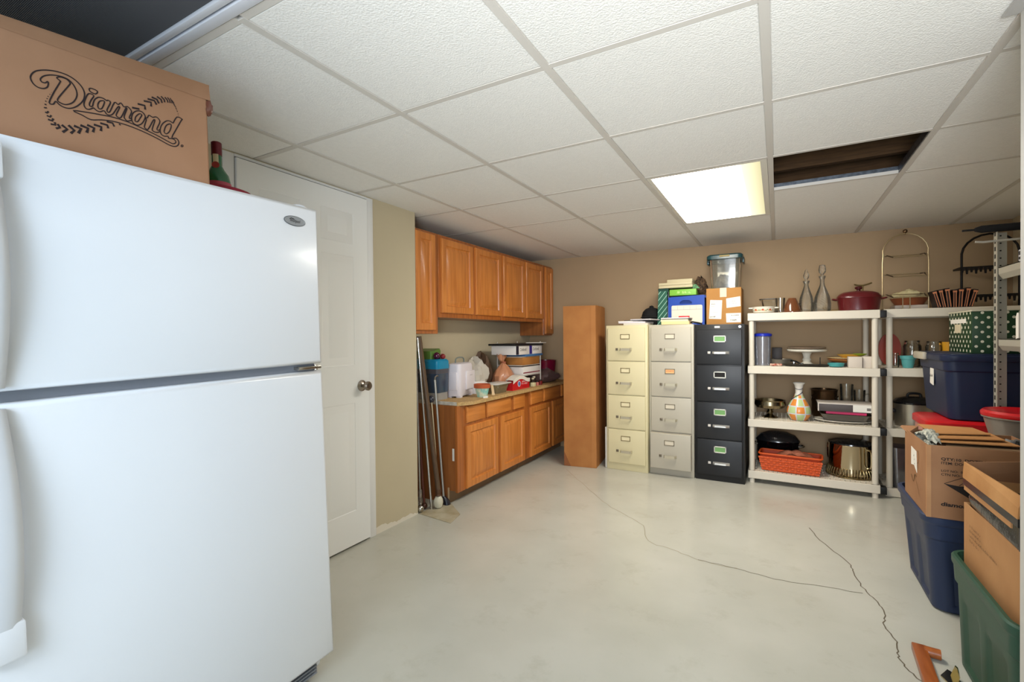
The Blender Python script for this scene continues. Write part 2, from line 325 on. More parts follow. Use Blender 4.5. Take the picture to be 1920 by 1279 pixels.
# ceiling: drop-in panels, tees, an open bay with joists above, lamp
GX0, GY0, GS = -1.8563, .754, .6132
gx = lambda i: GX0+i*.6096
gy = lambda j: GY0+j*.6183
tilem = mat('ceiling_tile', (234, 232, 227), .85, var=.03, vs=60, bump=.25, bs=160)
mb = MB()
skip = {(2, 3), (2, 4), (3, 3), (-1, -1), (0, -1), (1, -1), (2, -1)}
for i in range(-2, 7):
    for j in range(-6, 8):
        if (i, j) in skip or (j > 4 and i != 2) or (i == 2 and j > 5): continue
        x0, x1, y0, y1 = max(gx(i), -2.58)+.004, min(gx(i+1), 1.7)-.004, gy(j)+.004, min(gy(j+1) if not (j == 4 or j == 5) or i == 2 and j == 4 else 5.05, 5.05)-.004
        if i == -1 or i == -2:
            if y1 < 2.5: x0 = max(x0, -2.28)
        if x1-x0 < .03 or y1-y0 < .03: continue
        b = .012; h = .007
        L = [[(x0+k, y0+k, z), (x1-k, y0+k, z), (x1-k, y1-k, z), (x0+k, y1-k, z)] for k, z in ((0, CEIL+.018), (0, CEIL+h), (b*.5, CEIL+h-.001), (b, CEIL+.0015))]
        mb.loft(L)
ceil = struct(mb, 'ceiling', tilem, smooth=20)
mb = MB(); tw = .0125
for i in range(-1, 7):
    if i == -1:
        mb.box(gx(i)-tw, gx(i)+tw, 2.5, 5.0, CEIL-.001, CEIL+.02)
    elif i < 3: mb.box(gx(i)-tw, gx(i)+tw, -3, gy(-1), CEIL-.001, CEIL+.02); mb.box(gx(i)-tw, gx(i)+tw, gy(0), 5.0, CEIL-.001, CEIL+.02)
    else: mb.box(gx(i)-tw, gx(i)+tw, -3, 5.0, CEIL-.001, CEIL+.02)
for j in range(-5, 7):
    for i in range(-2, 6):
        a, b = max(gx(i), -2.5 if gy(j) > 2.5 else -2.2), min(gx(i+1), 1.6)
        if (j == 4 and i == 2) or (j == 5 and i != 2) or j > 5: continue
        if b > a: mb.box(a+tw, b-tw, gy(j)-tw*.9, gy(j)+tw*.9, CEIL+.0005, CEIL+.018)
struct(mb, 'ceiling_tee', mat('tee_white', (205, 200, 192), .5), ceil, smooth=0)
# above the open bay: deck, joists, bright galvanised tee web
dk = mat('joist_wood', (96, 70, 44), .85, var=.3, vs=7, stretch=(1, 12, 12))
mb = MB(); mb.box(-.8, 1.8, 2.0, 4.2, 2.42, 2.44)
for y in (2.45, 2.86, 3.27, 3.68): mb.box(-.8, 1.8, y, y+.04, 2.2, 2.42)
for a in ((-.82, -.8, 2, 4.2), (1.8, 1.82, 2, 4.2), (-.8, 1.8, 1.98, 2), (-.8, 1.8, 4.2, 4.22)): mb.box(*a, 2.09, 2.44)
struct(mb, 'joist', dk, ceil, smooth=0)
galv = mat('galvanised_steel', (120, 128, 138), .35, metal=1, var=.4, vs=40)
mb = MB(); yq = gy(4)
mb.box(gx(3)+.013, gx(4)-.013, yq-.004, yq, CEIL+.003, CEIL+.04); mb.box(gx(4)-.017, gx(4)-.0125, gy(3)+.02, yq, CEIL+.003, CEIL+.04)
for k in range(22):
    x = gx(3)+.03+k*.026; mb.box(x, x+.012, yq-.0052, yq-.004, CEIL+.012, CEIL+.026)
struct(mb, 'tee_web', galv, ceil, smooth=0)
mb = MB(); mb.tube([(.5, 2.75, 2.3), (.53, 2.74, 2.2), (.52, 2.72, 2.13), (.54, 2.70, 2.11)], .006); struct(mb, 'cable', PAPER, ceil)
mb = MB(); mb.prism([(gx(3)+.015, 2.635, CEIL+.02), (gx(3)+.16, 2.628, CEIL+.02), (gx(3)+.06, 2.665, CEIL+.02), (gx(3)+.015, 2.68, CEIL+.02)], (0, 0, .004)); struct(mb, 'torn_tile_edge', tilem, ceil)
mb = MB(); mb.prism([(.529, 1.767, CEIL-.006), (.566, 1.767, CEIL-.006), (.566, 1.69, CEIL-.006), (.532, 1.69, CEIL-.006)], (0, 0, .004)); struct(mb, 'wall_angle', mat('grey_angle', (176, 174, 170), .5), ceil, smooth=0)
# lit troffer
t = thing('ceiling_light', 'lit two by four fluorescent troffer in the ceiling beside the open bay', 'ceiling light', (gx(2)+.3, gy(4), CEIL))
x0, x1, y0, y1 = gx(2)+.014, gx(3)-.014, gy(3)+.014, gy(5)-.014
mb = MB()
for a in ((x0, x0+.022, y0, y1), (x1-.03, x1, y0, y1), (x0+.022, x1-.03, y0, y0+.02), (x0+.022, x1-.03, y1-.02, y1)): mb.box(*a, CEIL+.001, CEIL+.012)
mb.done('frame', mat('lamp_frame', (222, 218, 206), .5), t, 0)
mb = MB()
for a in ((x0, x0+.004, y0, y1), (x1-.004, x1, y0, y1), (x0, x1, y0, y0+.004), (x0, x1, y1-.004, y1)): mb.box(*a, CEIL+.013, CEIL+.12)
mb.box(x0, x1, y0, y1, CEIL+.12, CEIL+.124); mb.done('housing', WHITE, t, 0)
dm = bpy.data.materials.new('lit_diffuser'); dm.use_nodes = True; n = dm.node_tree.nodes; l = dm.node_tree.links; n.remove(n['Principled BSDF'])
e = n.new('ShaderNodeEmission'); tc = n.new('ShaderNodeTexCoord'); sp = n.new('ShaderNodeSeparateXYZ'); l.new(tc.outputs['Object'], sp.inputs[0])
rp = n.new('ShaderNodeValToRGB'); mr = n.new('ShaderNodeMapRange'); mr.inputs['From Min'].default_value = -.3; mr.inputs['From Max'].default_value = .3
l.new(sp.outputs[0], mr.inputs[0]); l.new(mr.outputs[0], rp.inputs[0])
c = rp.color_ramp; c.elements[0].color = (1, .95, .84, 1); c.elements[0].position = .52; c.elements[1].position = .95; c.elements[1].color = (.029, .026, .0145, 1)
q = c.elements.new(.80); q.color = (.045, .043, .030, 1)
l.new(rp.outputs[0], e.inputs[0]); e.inputs[1].default_value = 30; l.new(e.outputs[0], n['Material Output'].inputs[0])
mb = MB(); mb.box(x0+.022, x1-.03, y0+.02, y1-.02, CEIL+.003, CEIL+.006); mb.done('diffuser', dm, t, 0)
# unlit troffer over the refrigerator
t = thing('ceiling_light', 'unlit dark ribbed troffer with silver trim above the brown box', 'ceiling light', (gx(1)+.3, gy(-1)+.3, CEIL))
x0, x1, y0, y1 = gx(-1)+.35, gx(3)-.014, gy(-1)+.014, gy(0)-.0125
mb = MB()
for a in ((x0, x1, y1-.03, y1), (x0, x1, y0, y0+.03), (x0, x0+.03, y0+.03, y1-.03), (x1-.03, x1, y0+.03, y1-.03)): mb.box(*a, CEIL-.002, CEIL+.012, .003)
for a in ((x0+.03, x1-.03, y1-.055, y1-.036), (x0+.03, x1-.03, y0+.036, y0+.055)): mb.box(*a, CEIL+.001, CEIL+.014, .003)
mb.done('frame', mat('silver_trim', (214, 216, 222), .4, metal=.1), t)
mb = MB(); mb.box(x0, x1, y0, y1, CEIL+.06, CEIL+.07); mb.done('housing', BLACK, t, 0)
mb = MB(); nx = 150
prof = []
for k in range(nx*2+1):
    y = y0+.05+(y1-y0-.1)*k/(nx*2); prof.append((y, CEIL+.012+(.0022 if k % 2 else 0)))
mb.loft([[(x, y, z) for y, z in prof] for x in (x0+.03, x1-.03)], False, False, closed=False)
mb.done('ribbed_lens', mat('grey_lens', (92, 92, 95), .3), t, 0)
def scribble(par, fr, w, h, m, seed=1, name='lettering', gap=True):
    """print too small to read: short upright and slanted strokes along a line"""
    rnd = random.Random(seed); mb = MB(); x = 0
    while x < w:
        if rnd.random() < .16 and gap: x += h*.5; continue
        hh = h*rnd.uniform(.55, 1); sl = rnd.uniform(-.1, .25)*h
        mb.ribbon([(x, 0), (x+sl, hh)], h*.17, fr, lift=.0006)
        if rnd.random() < .7: mb.ribbon([(x, rnd.choice((.08, .5))*hh), (x+h*.45, rnd.choice((.1, .5, .9))*hh)], h*.15, fr, lift=.0007)
        x += h*.55
    return mb.done(name, m, par, 0)
# ------------------------------------------------------------------ refrigerator (leans a little on the uneven floor)
TH = R(1.3); ROLL = Matrix.Rotation(TH, 3, 'X')
FX = -1.378; FZT = 1.663
fr_ = thing('refrigerator', 'large white top-freezer refrigerator along the left wall with a brown box on top', 'refrigerator', (-1.77, .73, .006), rot=ROLL)
# local frame: x from -.385 (back) to .392 (door face), y from -.41 to .41, z up
FB = mat('fridge_cabinet_white', (226, 228, 231), .4)
mb = MB(); mb.box(-.375, .325, -.435, .41, .02, 1.640, .012); mb.done('body', FB, fr_, local=True)
def fdoor(z0, z1, y1b, y1t):
    mb = MB(); L = []
    for i, x in ((.010, .335), (0, .345), (0, .375), (.004, .386), (.014, .392)):
        L.append([(x, -.44+i, z0+i), (x, y1b-i, z0+i), (x, y1t-i, z1-i), (x, -.44+i, z1-i)])
    mb.loft(L); return mb
up = fdoor(1.116, 1.648, .404, .404).done('freezer_door', WHITE, fr_, 50, True)
lo = fdoor(.085, 1.092, .418, .404).done('door', WHITE, fr_, 50, True)
gk = mat('door_gasket_grey', (120, 124, 132), .6)
mb = MB(); mb.box(.325, .343, -.425, .392, .1, 1.09); mb.box(.325, .343, -.425, .392, 1.12, 1.63); mb.box(.3, .362, -.425, .39, 1.09, 1.118); mb.done('gasket', gk, fr_, 0, True)
def handle(z0, z1, par, grip_z):
    mb = MB(); L = []
    n = 14
    for k in range(n+1):
        z = z0+(z1-z0)*k/n; t = k/n
        bow = .028*math.sin(PI*min(1, max(0, t))); w = .026+.006*math.sin(PI*t); yc = -.400+.004*math.sin(PI*t)
        th = .018
        xo = .392+.012+bow
        L.append([(xo-th*.7, yc-w, z), (xo+.004, yc-w*.9, z), (xo+th*.6, yc-w*.4, z), (xo+th*.6, yc+w*.4, z), (xo+.004, yc+w*.9, z), (xo-th*.7, yc+w, z)])
    mb.loft(L)
    for z in (z0+.02, z1-.02): mb.box(.388, .402, -.422, -.378, z-.02, z+.02)
    mb.done('handle', mat('handle_white', (206, 208, 212), .35), par, 60, True)
    mb = MB(); a, b = (z0-.002, z0+.075) if grip_z == 'low' else (z1-.075, z1+.002)
    mb.box(.39, .426, -.432, -.366, a, b, .006); mb.done('handle_cap', mat('handle_cap_white', (222, 224, 228), .3), par, 40, True)
handle(.575, 1.083, lo, 'low'); handle(1.125, 1.62, up, 'high')
mb = MB(); mb.loft([rrect(.30, .375, .10, .05, .02, 1.640, 5), rrect(.30, .375, .10, .05, .02, 1.658, 5), rrect(.30, .375, .085, .035, .015, 1.664, 5)])
mb.done('hinge_cover', WHITE, fr_, local=True)
mb = MB(); mb.box(.335, .39, .31, .398, 1.099, 1.109, .002); mb.lathe([(.007, 0), (.007, .016)], (.37, .39, 1.095), 12, True, True); mb.done('hinge', STEEL, fr_, local=True)
mb = MB(); mb.box(.31, .33, -.38, .385, .012, .08)
for k in range(5): mb.box(.33, .345, -.37, .375, .018+k*.012, .023+k*.012)
mb.done('grille', mat('grille_grey', (130, 132, 136), .5), fr_, 0, True)
for yy in (-.33, .36):
    mb = MB(); mb.lathe([(.02, 0), (.02, .008), (.008, .012), (.008, .03)], (.29, yy, -.003), 12, True, True); mb.done('leveling_foot', BLACK, fr_, local=True)
# badge
def ell(cx, cy, a, b, n=32): return [(cx+a*math.cos(2*PI*k/n), cy+b*math.sin(2*PI*k/n)) for k in range(n)]
bx, by, bz = .392, .310, 1.590
mb = MB(); mb.loft([[(bx-.001, by+y, bz+z) for y, z in ell(0, 0, .038, .0148)], [(bx+.003, by+y, bz+z) for y, z in ell(0, 0, .038, .0148)], [(bx+.003, by+y, bz+z) for y, z in ell(0, 0, .0355, .0131)], [(bx+.0022, by+y, bz+z) for y, z in ell(0, 0, .0345, .0124)]])
bd = mb.done('badge', mat('badge_silver', (150, 152, 154), .35, metal=.4), up, local=True)
mb = MB(); mb.loft([[(bx+.0012, by+y, bz+z) for y, z in ell(0, 0, .0397, .0163)], [(bx+.0012, by+y, bz+z) for y, z in ell(0, 0, .0360, .0136)]], False, False)
mb.done('badge_rim', mat('badge_rim_dark', (70, 74, 76), .4, metal=.5), bd, local=True)
MB0 = fr_.matrix_basis
def wl(p): return tuple(MB0 @ Vector(p))
def wd(p): return tuple(ROLL @ Vector(p))
text('Whirlpool', .0145, (wl((bx+.0024, by-.020, bz-.0045)), wd((0, 1, 0)), wd((0, 0, 1))), INK, bd, 'lettering', .0004, .25, .62)
mb = MB(); mb.ribbon([(-.02, .004), (-.014, .0075), (-.006, .0065), (-.002, .0045)], .0022, ((bx+.0026, by, bz), (0, 1, 0), (0, 0, 1))); mb.done('swoosh', INK, bd, 0, True)
def on_fridge(x, y):                       # height of the leaning top at world x,y
    return FZT-.003+math.tan(TH)*(y-1.10)
# ------------------------------------------------------------------ brown carton with the baseball script
psi = R(9.787)
BR = (Matrix.Rotation(TH, 3, 'X') @ Matrix.Rotation(-psi, 3, 'Z'))
box = thing('cardboard_box', 'large brown carton printed with a baseball script logo on top of the refrigerator', 'box', (-1.40, .753, on_fridge(-1.4, .753)+.003), rot=BR)
CB = cardb('carton_brown', (168, 126, 96), (160, 118, 88))
bl, bw, bh = .60, .40, .276
mb = MB(); mb.loft([rrect(-bw/2, -bl/2, bw, bl, .006, z, 2) for z in (0, bh-.012)] + [rrect(-bw/2, -bl/2, bw-.006, bl-.006, .006, bh, 2)])
body = mb.done('carton', CB, box, 50, True)
mb = MB()
mb.loft([[(.004, -bl+.01, bh-.012), (.004, .006, bh-.034), (.0015, .006, bh-.039), (.0015, -bl+.01, bh-.017)], [(.003, -bl+.01, bh+.002), (.003, .004, bh+.003), (0, .004, bh-.002), (0, -bl+.01, bh-.002)]])
mb.box(-.2, .002, -bl+.01, .005, bh-.001, bh+.004)
mb.done('top_flap', cardb('carton_flap', (150, 112, 84), (140, 102, 74)), box, 30, True)
mb = MB()
smooth_blob(mb, (-.006, .003, bh-.058), .010, .010, .024, 4, .3, 10, False)
mb.done('crumpled_tape', mat('tape_brown', (104, 62, 48), .3, coat=.5), box, 40, True)
frl = ((.0004, 0, 0), (0, 1, 0), (0, 0, 1))
mb = MB()
for closed, w, pts in LOGO:
    q = [(a/1000, b/1000) for a, b in pts]
    if closed != 2: q = crom(q, closed == 1, 3)
    mb.ribbon(q, w*.00058, frl, closed == 1, lift=.0006)
mb.done('printed_logo', mat('carton_ink', (38, 26, 26), .75), box, 0, True)
# ------------------------------------------------------------------ bottle and tray behind the box
gz = on_fridge(-1.72, .94)
t = thing('bottle', 'green glass bottle with dark red foil cap behind the brown carton', 'bottle', (-1.72, .952, on_fridge(-1.72, .952)+.002), rot=ROLL)
gg = mat('green_glass', (22, 98, 50), .06, trans=.15, coat=.4)
mb = MB(); mb.lathe([(.034, 0), (.040, .006), (.041, .06), (.0405, .115), (.036, .135), (.025, .152), (.0165, .168), (.0155, .24)], n=24, cap0=True, cap1=True); mb.done('body', gg, t, local=True)
mb = MB(); mb.lathe([(.0168, .205), (.0168, .249), (.0145, .252)], n=20, cap0=True, cap1=True); mb.done('foil_cap', mat('dark_red_foil', (98, 20, 28), .35, metal=.3), t, local=True)
mb = MB()
for k in range(8):
    pass
ang = lambda d: (math.cos(R(d)), math.sin(R(d)))
fa = -42
mb.loft([[(.0172*ang(fa+d)[0], .0172*ang(fa+d)[1], z) for d in (-30, -15, 0, 15, 30)] for z in (.175, .207)], False, False, closed=False)
mb.done('neck_label', mat('cream_label', (214, 200, 158), .6), t, local=True)
mb = MB(); mb.lathe([(.0002, 0), (.012, 0), (.012, .002), (.0002, .002)], n=20)
mb.xf(Matrix.Translation((.0185*ang(fa)[0], .0185*ang(fa)[1], .168)) @ Matrix.Rotation(R(fa), 4, 'Z') @ Matrix.Rotation(R(80), 4, 'Y')); mb.done('seal', mat('seal_red', (150, 52, 40), .5), t, local=True)
mb = MB(); mb.lathe([(.042, .045), (.042, .108)], n=24); mb.done('label', mat('pink_label', (176, 70, 84), .5), t, local=True)
mb = MB(); mb.lathe([(.0001, 0), (.06, 0), (.07, .010), (.098, .038), (.101, .042), (.097, .043), (.066, .016), (.0001, .010)], n=36, sx=.6)
t = solo(mb, 'dish', 'shallow dark red rimmed dish on the refrigerator beside the carton', 'dish', mat('red_rim_plate', (150, 48, 60), .25), (-1.56, .865, on_fridge(-1.56, .865)+.002), local=True)
t.rotation_euler = (TH, 0, 0); t.scale = (1, 1, 1)
# ------------------------------------------------------------------ oak cabinets in the recess
OAK = oak('honey_oak', (210, 132, 62), (188, 112, 48)); OAKR = oak('honey_oak_rail', (210, 132, 62), (190, 114, 50), ax='y')
FRAME = oak('oak_face_frame_shaded', (176, 102, 46), (150, 84, 36))  # darkened so the door and drawer gaps carry shade in their colour
OAKD = oak('oak_side_panel', (160, 96, 48), (140, 82, 40), .4)
PANEL = [(0, -.014), (0, -.005), (.006, 0), (.050, 0), (.055, -.009), (.062, -.011), (.092, -.001), (.095, -.0005)]
def odoor(par, x, y0, y1, z0, z1, name='door', steps=PANEL, k=1.0):
    mb = MB(); L = [[(x+dx, y0+i*k, z0+i*k), (x+dx, y1-i*k, z0+i*k), (x+dx, y1-i*k, z1-i*k), (x+dx, y0+i*k, z1-i*k)] for i, dx in [(0, -.019)]+steps]
    mb.loft(L); return mb.done(name, OAK, par, 25)
WX = -2.18; BXW = -2.464                      # wall cabinet face frame plane, recess wall
def wallcab(label, y0, y1, z0, z1, doors, group='oak wall cabinets', mfront=OAK):
    t = thing('wall_cabinet', label, 'cabinet', (BXW, (y0+y1)/2, z0), group)
    mb = MB(); mb.box(BXW+.001, WX-.02, y0+.002, y1-.002, z0, z1); mb.done('body', OAKD, t, 0)
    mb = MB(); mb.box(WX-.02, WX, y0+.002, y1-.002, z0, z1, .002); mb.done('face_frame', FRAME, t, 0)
    for a, b, c, d in doors: odoor(t, WX+.019, a, b, c, d)
    return t
wallcab('narrow tall oak wall cabinet above the leaning poles', 2.508, 2.765, 1.243, 1.978, [(2.51, 2.725, 1.268, 1.962)])
wallcab('wide oak wall cabinet with two doors next to the narrow one', 2.77, 3.672, 1.365, 1.978, [(2.80, 3.215, 1.40, 1.955), (3.255, 3.665, 1.40, 1.955)])
wallcab('wide oak wall cabinet with two doors nearer the back corner', 3.676, 4.555, 1.365, 1.978, [(3.705, 4.115, 1.40, 1.955), (4.15, 4.53, 1.40, 1.955)])
wallcab('long dark oak cabinet end unit hanging in the back corner', 4.56, 4.793, 1.228, 1.978, [(4.60, 4.785, 1.245, 1.962)])
BX = -2.022
def basecab(label, y0):
    y1 = y0+1.042
    t = thing('base_cabinet', label, 'cabinet', (BXW, (y0+y1)/2, 0), 'oak base cabinets under the worktop')
    mb = MB(); mb.box(BXW+.001, BX-.02, y0, y1, .095, .715); mb.box(BXW+.02, BX-.085, y0, y1, 0, .095); mb.done('body', OAKD, t, 0)
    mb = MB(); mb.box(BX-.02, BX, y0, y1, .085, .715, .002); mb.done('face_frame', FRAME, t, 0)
    mb = MB(); mb.box(BX-.085, BX-.078, y0+.004, y1-.004, 0, .09); mb.done('toe_kick', mat('toe_kick_brown', (136, 108, 78), .6, var=.15), t, 0)
    for a, b in ((.105, .352), (.385, .765), (.822, 1.02)):
        mb = MB(); L = [[(BX+dx, y0+a+i, .578+i), (BX+dx, y0+b-i, .578+i), (BX+dx, y0+b-i, .702-i), (BX+dx, y0+a+i, .702-i)] for i, dx in ((0, .001), (0, .013), (.006, .019), (.01, .02))]
        mb.loft(L); mb.done('drawer_front', OAKR, t, 25)
    odoor(t, BX+.019, y0+.098, y0+.548, .092, .556); odoor(t, BX+.019, y0+.592, y0+1.012, .092, .556)
    return t
b1 = basecab('oak base cabinet with exposed end panel beside the leaning poles', 2.775)
b2 = basecab('oak base cabinet half hidden behind the tall brown carton', 3.819)
mb = MB(); mb.box(BX-.086, BX-.076, 2.768, 2.775, 0, .115); mb.done('corner_strip', mat('raw_strip', (190, 160, 122), .6), b1, 0)
mb = MB(); mb.box(BX-.045, BX-.028, 2.7735, 2.775, .315, .405); mb.done('paper_sticker', PAPER, b1, 0)
mb = MB()
# worktop of bare chipboard, clipped corner
mb.loft([[(BXW+.001, 2.79, z), (-2.03, 2.79, z), (-1.965, 2.90, z), (-1.965, 4.785, z), (BXW+.001, 4.785, z)] for z in (.7155, .742)])
ct = solo(mb, 'worktop', 'bare chipboard worktop lying across the two oak base cabinets', 'worktop', mat('chipboard', (196, 160, 106), .7, var=.28, vs=70, bump=.15, bs=120), (-2.2, 3.8, .7155), smooth=0)
mb = MB(); mb.box(BXW+.01, -2.035, 2.788, 2.7905, .718, .743); mb.done('worn_edge_band', mat('worn_white', (206, 198, 182), .6, var=.3, vs=40), ct, 0)
CZ = .742
# ------------------------------------------------------------------ things on the worktop
mb = MB()
t = thing('storage_bin', 'grey based bin with smoky sides and blue lid at the near end of the worktop', 'bin', (-2.335, 2.875, CZ))
mb = MB(); mb.loft([rrect(-2.335, 2.875, .22, .14, .02, CZ+z) for z in (.0, .055)]); mb.done('base', mat('bin_grey', (150, 146, 140), .5), t)
mb = MB(); mb.loft([rrect(-2.335, 2.875, .225, .145, .02, CZ+.055), rrect(-2.335, 2.875, .232, .15, .02, CZ+.20)]); bb = mb.done('side', mat('smoky_blue', (52, 66, 84), .15, coat=.4), t)
mb = MB()
mb.box(-2.36, -2.31, 2.794, 2.803, CZ+.12, CZ+.17, .003); mb.done('latch', mat('latch_dark', (24, 30, 40), .3), t)
mb = MB(); mb.loft([rrect(-2.335, 2.875, .232, .15, .02, CZ+.20), rrect(-2.335, 2.875, .235, .152, .02, CZ+.235)]); mb.done('band', mat('bin_band', (78, 76, 82), .4), t)
mb = MB(); mb.loft([rrect(-2.335, 2.875, .24, .155, .025, CZ+.235), rrect(-2.335, 2.875, .243, .157, .025, CZ+.24), rrect(-2.335, 2.875, .24, .155, .025, CZ+.295), rrect(-2.335, 2.875, .215, .13, .025, CZ+.308)]); mb.done('lid', mat('teal_blue_lid', (22, 130, 168), .35), t)
mb = MB(); mb.loft([rrect(-2.365, 2.87, .16, .12, .012, CZ+.308), rrect(-2.365, 2.87, .165, .125, .012, CZ+.37), [(x, y, z-(.02 if y < 2.9 else 0)) for x, y, z in rrect(-2.365, 2.87, .155, .115, .012, CZ+.388)]])
solo(mb, 'green_tub', 'olive green plastic tub standing on the blue bin lid', 'tub', mat('olive_green', (88, 122, 52), .4), (-2.37, 2.90, CZ+.308))
mb = MB(); mb.ball((-2.262, 2.85, CZ+.308+.026), .028); solo(mb, 'ornament', 'shiny dark purple ball ornament on the blue bin lid', 'ornament', mat('purple_shiny', (72, 16, 48), .15, coat=.6), (-2.262, 2.85, CZ+.308))
for k, (dx, dy, lab, c) in enumerate([(.005, .058, 'dark red bauble between the purple ornament and the white one', (130, 36, 40)), (-.012, .09, 'white and pink bauble on the far edge of the blue lid', (226, 190, 184))]):
    mb = MB(); mb.ball((-2.25+dx*2, 2.84+dy, CZ+.308+.02), .021); solo(mb, 'ornament', lab, 'ornament', mat('bauble%d' % k, c, .3), (-2.25+dx*2, 2.84+dy, CZ+.308))
# white portable appliance
AR = Matrix.Rotation(R(11), 3, 'Z')
t = thing('mini_cooler', 'white portable cooler with a carry handle on the near end of the worktop', 'cooler', (-2.236, 3.116, CZ), rot=AR)
ww = mat('cooler_white', (220, 214, 220), .35)
mb = MB(); mb.loft([rrect(0, 0, .115, .265, .03, .012, 5), rrect(0, 0, .12, .27, .03, .02, 5), rrect(0, 0, .12, .27, .035, .245, 5), rrect(0, 0, .11, .255, .035, .262, 5), rrect(0, 0, .08, .21, .03, .270, 5)]); mb.done('body', ww, t, local=True)
mb = MB()
for x in (-.038, .038):
    for y in (-.10, .10): mb.box(x-.018, x+.018, y-.02, y+.02, 0, .014)
mb.done('foot', ww, t, local=True)
mb = MB(); mb.box(.058, .072, -.03, .142, .055, .205, .006); pn = mb.done('panel', mat('cooler_panel', (224, 218, 222), .3), t, local=True)
MBc = t.matrix_basis
scribble(pn, (tuple(MBc @ Vector((.0725, .03, .165))), tuple(AR @ Vector((0, 1, 0))), (0, 0, 1)), .055, .007, GREYINK, 3)
mb = MB(); mb.box(-.035, .035, -.146, -.13, .06, .20, .004); mb.done('side_panel', ww, t, local=True)
mb = MB(); mb.tube(crom([(0, -.085, .250), (0, -.085, .28), (0, -.07, .305), (0, 0, .312), (0, .06, .305), (0, .075, .28), (0, .075, .250)], False, 4), .006); mb.done('handle', mat('handle_grey_green', (120, 128, 122), .4), t, local=True)
# pot
t = thing('flower_pot', 'terracotta pot with a painted pale band at the front of the worktop', 'pot', (-2.045, 3.145, CZ))
mb = MB(); mb.lathe([(.040, 0), (.057, .072)], (-2.045, 3.145, CZ), 24, True); mb.done('body', mat('pale_paint', (216, 216, 186), .6, var=1, c2=(120, 186, 176), vs=30), t)
mb = MB(); mb.lathe([(.057, .072), (.065, .072), (.066, .102), (.060, .102), (.055, .08), (.001, .078)], (-2.045, 3.145, CZ), 24); mb.done('rim', mat('terracotta', (176, 84, 46), .75), t)
mb = MB(); mb.prism([(-1.99, 3.075, CZ), (-1.97, 3.11, CZ), (-1.985, 3.14, CZ+.001), (-2.0, 3.10, CZ+.001)], (0, 0, .012)); solo(mb, 'paper_scrap', 'small white paper scrap on the worktop edge before the flower pot', 'paper', PAPER, (-1.985, 3.10, CZ))
# clear bag, white cloth bundle, glass dish
mb = MB(); smooth_blob(mb, (-2.28, 3.375, CZ+.135), .12, .115, .145, 3, .14, 22); solo(mb, 'plastic_bag', 'crumpled clear plastic bag behind the flower pot', 'bag', clear('bag_film', (252, 250, 246), .06, .12, .5, (238, 230, 216)), (-2.27, 3.40, CZ), smooth=20)
mb = MB(); mb.box(-2.16, -2.09, 3.27, 3.40, CZ, CZ+.105, .01); mb.box(-2.13, -2.07, 3.34, 3.44, CZ, CZ+.09, .02)
mb.xf(Matrix.Translation((-.075, -.02, 0))); solo(mb, 'napkin_pack', 'white wrapped napkin pack standing behind the flower pot', 'napkins', mat('soft_white', (224, 220, 216), .6), (-2.19, 3.33, CZ))
t = thing('glass_dish', 'oblong glass baking dish with pale contents beside the red wipes pack', 'dish', (-2.08, 3.43, CZ))
mb = MB(); mb.loft([rrect(-2.08, 3.43, .10, .17, .03, CZ), rrect(-2.08, 3.43, .13, .21, .03, CZ+.065), rrect(-2.08, 3.43, .15, .235, .03, CZ+.07), rrect(-2.08, 3.43, .15, .235, .03, CZ+.074), rrect(-2.08, 3.43, .124, .20, .03, CZ+.068), rrect(-2.08, 3.43, .095, .16, .03, CZ+.006)]); mb.done('bowl', clear('dish_glass', (220, 214, 190), .25, .06, .25, (186, 172, 136)), t)
mb = MB(); smooth_blob(mb, (-2.08, 3.43, CZ+.04), .045, .075, .04, 8, .12, 16); mb.done('contents', mat('beige_rolls', (186, 160, 112), .8), t)
mb = MB(); mb.prism([(-2.03, 3.27, CZ), (-2.015, 3.28, CZ), (-2.05, 3.31, CZ+.08), (-2.06, 3.30, CZ+.08)], (.004, .004, 0)); solo(mb, 'wooden_peg', 'pale wooden clothes peg leaning on the glass dish', 'peg', mat('pale_wood', (206, 178, 138), .7), (-2.035, 3.285, CZ))
mb = MB(); mb.loft([rrect(-2.085, 3.44, .15, .25, .02, CZ+.0745), rrect(-2.085, 3.44, .16, .26, .02, CZ+.08), rrect(-2.085, 3.44, .152, .25, .02, CZ+.083)]); solo(mb, 'white_tray', 'flat white lid lying across the glass dish', 'lid', mat('lid_white', (216, 214, 210), .4), (-2.085, 3.44, CZ+.0745))
# red pack
t = thing('wipes_pack', 'red and white packet with a round blue badge on the worktop', 'packet', (-2.07, 3.755, CZ))
redm = mat('packet_red', (196, 28, 36), .35, coat=.3)
ysr = [3.595+.32*k/16 for k in range(17)]
prof = [(y, CZ+.07+.035*math.sin(PI*min(1, (k/16)*1.15))**1.2) for k, y in enumerate(ysr)]
mb = MB(); loopf = lambda x: [(x, 3.595, CZ)]+[(x, y, z) for y, z in prof]+[(x, 3.915, CZ)]
mb.loft([loopf(-2.085), loopf(-2.02)]); pk = mb.done('pack', redm, t, 30)
mb = MB(); mb.loft([[(x, y, z+h) for y, z in prof] for x, h in ((-2.088, .0), (-2.088, .024), (-2.012, .020), (-2.014, -.012))], False, False, closed=False); mb.done('cover', mat('packet_white', (224, 218, 206), .5), t, 30)
def disc_x(mb, x, y, z, r, n=20, ry=1): return mb.loft([[(x, y+r*ry*math.cos(2*PI*k/n), z+r*math.sin(2*PI*k/n)) for k in range(n)], [(x+.0008, y+r*ry*math.cos(2*PI*k/n), z+r*math.sin(2*PI*k/n)) for k in range(n)]])
mb = MB(); disc_x(mb, -2.0195, 3.715, CZ+.052, .027); disc = mb.done('badge', mat('badge_white', (216, 214, 220), .5), t, 0)
